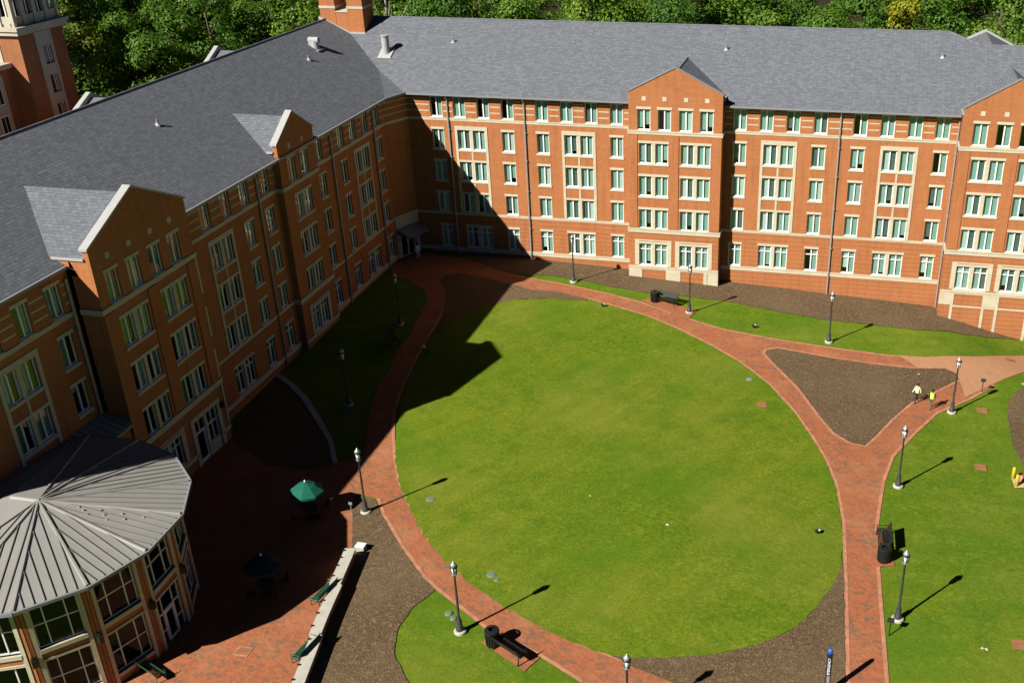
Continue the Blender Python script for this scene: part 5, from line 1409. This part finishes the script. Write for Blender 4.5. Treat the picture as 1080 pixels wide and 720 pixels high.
# ------------------------------------------------------------------ woods
def crown_mesh(name, seed, h, r, mat, nleaf, gaps=.25, leaf=.42):
    rg = random.Random(seed); verts = []; faces = []; tone = []
    clumps = []
    n = 26
    for i in range(n):
        t = rg.random()**.8; z = h*(.30+.66*t)
        prof = math.sin(min(1, max(.0, (z/h-.22)/.78))*PI*.86+.32)
        rad = r*max(.15, prof)*math.sqrt(rg.uniform(.10, 1)); a = rg.uniform(0, 2*PI)
        clumps.append((rad*math.cos(a), rad*math.sin(a), z, r*rg.uniform(.24, .46), rg.uniform(-.16, .22)))
    clumps.append((0, 0, h*.93, r*.35, .1))
    tot = sum(c[3]**2 for c in clumps)
    for cx, cy, cz, cr, ct in clumps:
        for _ in range(int(nleaf*cr*cr/tot)):
            d = Vector((rg.gauss(0, 1), rg.gauss(0, 1), rg.gauss(0, 1))).normalized(); rr = cr*(rg.uniform(.55, 1.08))
            p = Vector((cx, cy, cz))+Vector((d.x*rr, d.y*rr, d.z*rr*.78))
            nrm = (d+Vector((rg.uniform(-.55, .55), rg.uniform(-.55, .55), rg.uniform(-.1, .75)))).normalized()
            a = nrm.orthogonal().normalized(); b = nrm.cross(a); q = rg.uniform(0, PI); a, b = a*math.cos(q)+b*math.sin(q), b*math.cos(q)-a*math.sin(q)
            s = leaf*rg.uniform(.5, 1.1)
            k = len(verts); verts += [p-a*s*.5, p+b*s*.36, p+a*s*.5, p-b*s*.36]; faces.append((k, k+1, k+2, k+3))
            tone.append(min(1, max(0, .45+ct+rg.uniform(-.25, .25))))
    me = bpy.data.meshes.new(name); me.from_pydata([tuple(v) for v in verts], [], faces); me.materials.append(M[mat])
    at = me.attributes.new('tone', 'FLOAT', 'FACE')
    for i, t in enumerate(tone): at.data[i].value = t
    return me
def trunk_mesh(seed, h, mat, bare=False):
    rg = random.Random(seed); mb = MB(); r0 = h*.014+.04
    pts = [(0, 0, -.5)]; x = y = 0
    for i in range(1, 8):
        x += rg.uniform(-.15, .15); y += rg.uniform(-.15, .15); pts.append((x, y, h*.86*i/7))
    mb.tube(pts, [r0*(1-.11*i) for i in range(8)], mat, 7)
    for i in range(9 if not bare else 16):
        t = rg.uniform(.35, .9); p = Vector(pts[min(7, int(t*7))]); a = rg.uniform(0, 2*PI); ln = h*rg.uniform(.1, .22)
        q = p+Vector((math.cos(a)*ln*.6, math.sin(a)*ln*.6, ln*.75)); m = p.lerp(q, .5)+Vector((0, 0, -.06*ln))
        mb.tube([p, m, q], [r0*.38, r0*.26, r0*.1], mat, 5)
    return mb
protos = []
specs = [(1, 24.5, 5.0, 'leafA', 'bark'), (2, 27.0, 5.4, 'leafB', 'bark'), (3, 23.0, 4.6, 'leafA', 'bark'), (4, 25.5, 4.3, 'leafB', 'bark'), (5, 22.0, 5.2, 'leafA', 'bark'), (6, 25.0, 4.6, 'leafO', 'bark')]
for sd, h, r, lm, bm_ in specs:
    e = thing('deciduous_tree', (0, 0, 0), 'x', 'tree')
    tr = local(trunk_mesh(sd+50, h, bm_), 'trunk', e, True)
    cm = crown_mesh('crown', sd, h, r, lm, 8500); c = bpy.data.objects.new('crown', cm); COL.objects.link(c); c.parent = e
    protos.append((e, h))
rt = random.Random(77); spots = []
def try_spot(x, y, dmin):
    for (a, b) in spots:
        if (a-x)**2+(b-y)**2 < dmin*dmin: return False
    spots.append((x, y)); return True
# rows beyond the far wing and beyond the left wing
cand = [(15.6, 129.5), (19.4, 131.0), (17.2, 135.5), (23.0, 133.0), (21.5, 138.5), (13.8, 139.0), (8.6, 134.0), (-32.0, 130.0), (12.4, 132.5), (10.6, 137.5), (-.2, 134.5), (5.2, 135.0), (-22.5, 129.0), (2.5, 139.0)]
for row, (y, dm) in enumerate(((129.5, 5.4), (136, 5.6), (143, 5.8), (151, 6.2))):
    x = -112 - row*9
    while x < 38:
        cand.append((x+rt.uniform(-1.3, 1.3), y+rt.uniform(-2.0, 2.0))); x += dm
for row, x in enumerate((-79.5, -86, -93, -100.5)):
    y = 92+row*4
    while y < 128:
        cand.append((x+rt.uniform(-1.5, 1.5), y+rt.uniform(-1.5, 1.5))); y += 6.2
used = [False]*len(protos); count = 0
for x, y in cand:
    if (-87 < x < -79 and 96 < y < 111) or (-.5 < x < 7.2 and y < 132): continue
    if not try_spot(x, y, 3.4): continue
    i = rt.choices(range(len(protos)), [6, 3, 5, 3, 5, .12])[0]
    src, h = protos[i]
    o = src if not used[i] else copy_tree(src); used[i] = True
    s = rt.uniform(.86, 1.12); o.location = (x, y, zg(x, y) if y < 160 else 0); o.rotation_euler = (0, 0, rt.uniform(0, 2*PI)); o.scale = (s*rt.uniform(.92, 1.1), s*rt.uniform(.92, 1.1), s)
    if y < 129: o['label'] = 'green leafy tree in the woods between the bell tower and the chimney'; o['group'] = 'trees left of the chimney'
    else: o['label'] = 'green leafy tree in the woods beyond the ridge of the far wing'; o['group'] = 'trees beyond the far wing'
    count += 1
for i, (src, h) in enumerate(protos):
    if not used[i]:
        for ch in list(src.children): bpy.data.objects.remove(ch)
        bpy.data.objects.remove(src)
def special(x, y, h, r, lm, tm, label, seed, nleaf=6000, bare=False, name='deciduous_tree'):
    e = thing(name, (x, y, zg(x, y)), label, 'tree')
    local(trunk_mesh(seed, h, tm, bare), 'trunk', e, True)
    if nleaf: c = bpy.data.objects.new('crown', crown_mesh('crown', seed, h, r, lm, nleaf)); COL.objects.link(c); c.parent = e
special(3.5, 127.2, 25.5, 3.6, 'leafY', 'bark', 'bright yellow green tree beyond the right end of the far ridge', 301, 9000)
special(-85.6, 107.5, 26.0, 3.0, 'leafO', 'bark', 'tree turning yellow and orange close behind the bell tower', 302)
special(-57.6, 127.5, 28.0, 2, 'leafA', 'palebark', 'bare pale tree with forked branches just right of the chimney', 303, 0, True, 'bare_tree')
special(-78.5, 99.0, 15.0, 2, 'leafA', 'palebark', 'bare pale leaning trunk in the dark gap right of the bell tower', 304, 0, True, 'bare_tree')

# ------------------------------------------------------------------ light, camera
AZ, EL = math.radians(53.0), math.radians(38.1)
sun = bpy.data.lights.new('sun', 'SUN'); sun.energy = 5.0; sun.angle = math.radians(.53); sun.color = (1.0, .94, .84)
so = bpy.data.objects.new('sun', sun); COL.objects.link(so)
d = Vector((math.cos(AZ)*math.cos(EL), math.sin(AZ)*math.cos(EL), -math.sin(EL)))
so.rotation_euler = d.to_track_quat('-Z', 'Y').to_euler(); so.location = (-60, -60, 90)
wd = bpy.data.worlds.new('World'); scene.world = wd; wd.use_nodes = True
nt = wd.node_tree; nt.nodes.clear()
sky = nt.nodes.new('ShaderNodeTexSky'); sky.sky_type = 'NISHITA'; sky.sun_disc = False; sky.sun_elevation = EL; sky.sun_rotation = math.atan2(-d.x, -d.y); sky.altitude = 100; sky.air_density = .10; sky.dust_density = .02
bg = nt.nodes.new('ShaderNodeBackground'); bg.inputs['Strength'].default_value = .05
ow = nt.nodes.new('ShaderNodeOutputWorld'); nt.links.new(sky.outputs[0], bg.inputs[0]); nt.links.new(bg.outputs[0], ow.inputs[0])

cam = bpy.data.cameras.new('camera'); co = bpy.data.objects.new('camera', cam); COL.objects.link(co); scene.camera = co
pitch, roll, yaw = math.radians(27.26473), math.radians(.59024), math.radians(12.32616)
fwd = Vector((0, math.cos(pitch), -math.sin(pitch))); right = Vector((1, 0, 0)); down = Vector((0, -math.sin(pitch), -math.cos(pitch)))
r2 = right*math.cos(roll)+down*math.sin(roll); d2 = down*math.cos(roll)-right*math.sin(roll)
Rz = Matrix.Rotation(yaw, 3, 'Z'); r2, d2, fwd = Rz@r2, Rz@d2, Rz@fwd
m = Matrix((r2, -d2, -fwd)).transposed().to_4x4(); m.translation = Vector((0, 0, 41)); co.matrix_world = m
cam.sensor_width = 36; cam.lens = 1126.6996/1080*36; cam.shift_x = (540-660.31)/1080; cam.shift_y = (388.805-360)/1080
cam.clip_start = .5; cam.clip_end = 4000

scene.view_settings.view_transform = 'Standard'; scene.view_settings.look = 'None'; scene.view_settings.gamma = 1; scene.view_settings.exposure = .75
scene.render.engine = 'CYCLES'; scene.cycles.max_bounces = 6; scene.cycles.diffuse_bounces = 1; scene.cycles.glossy_bounces = 2; scene.cycles.transparent_max_bounces = 8
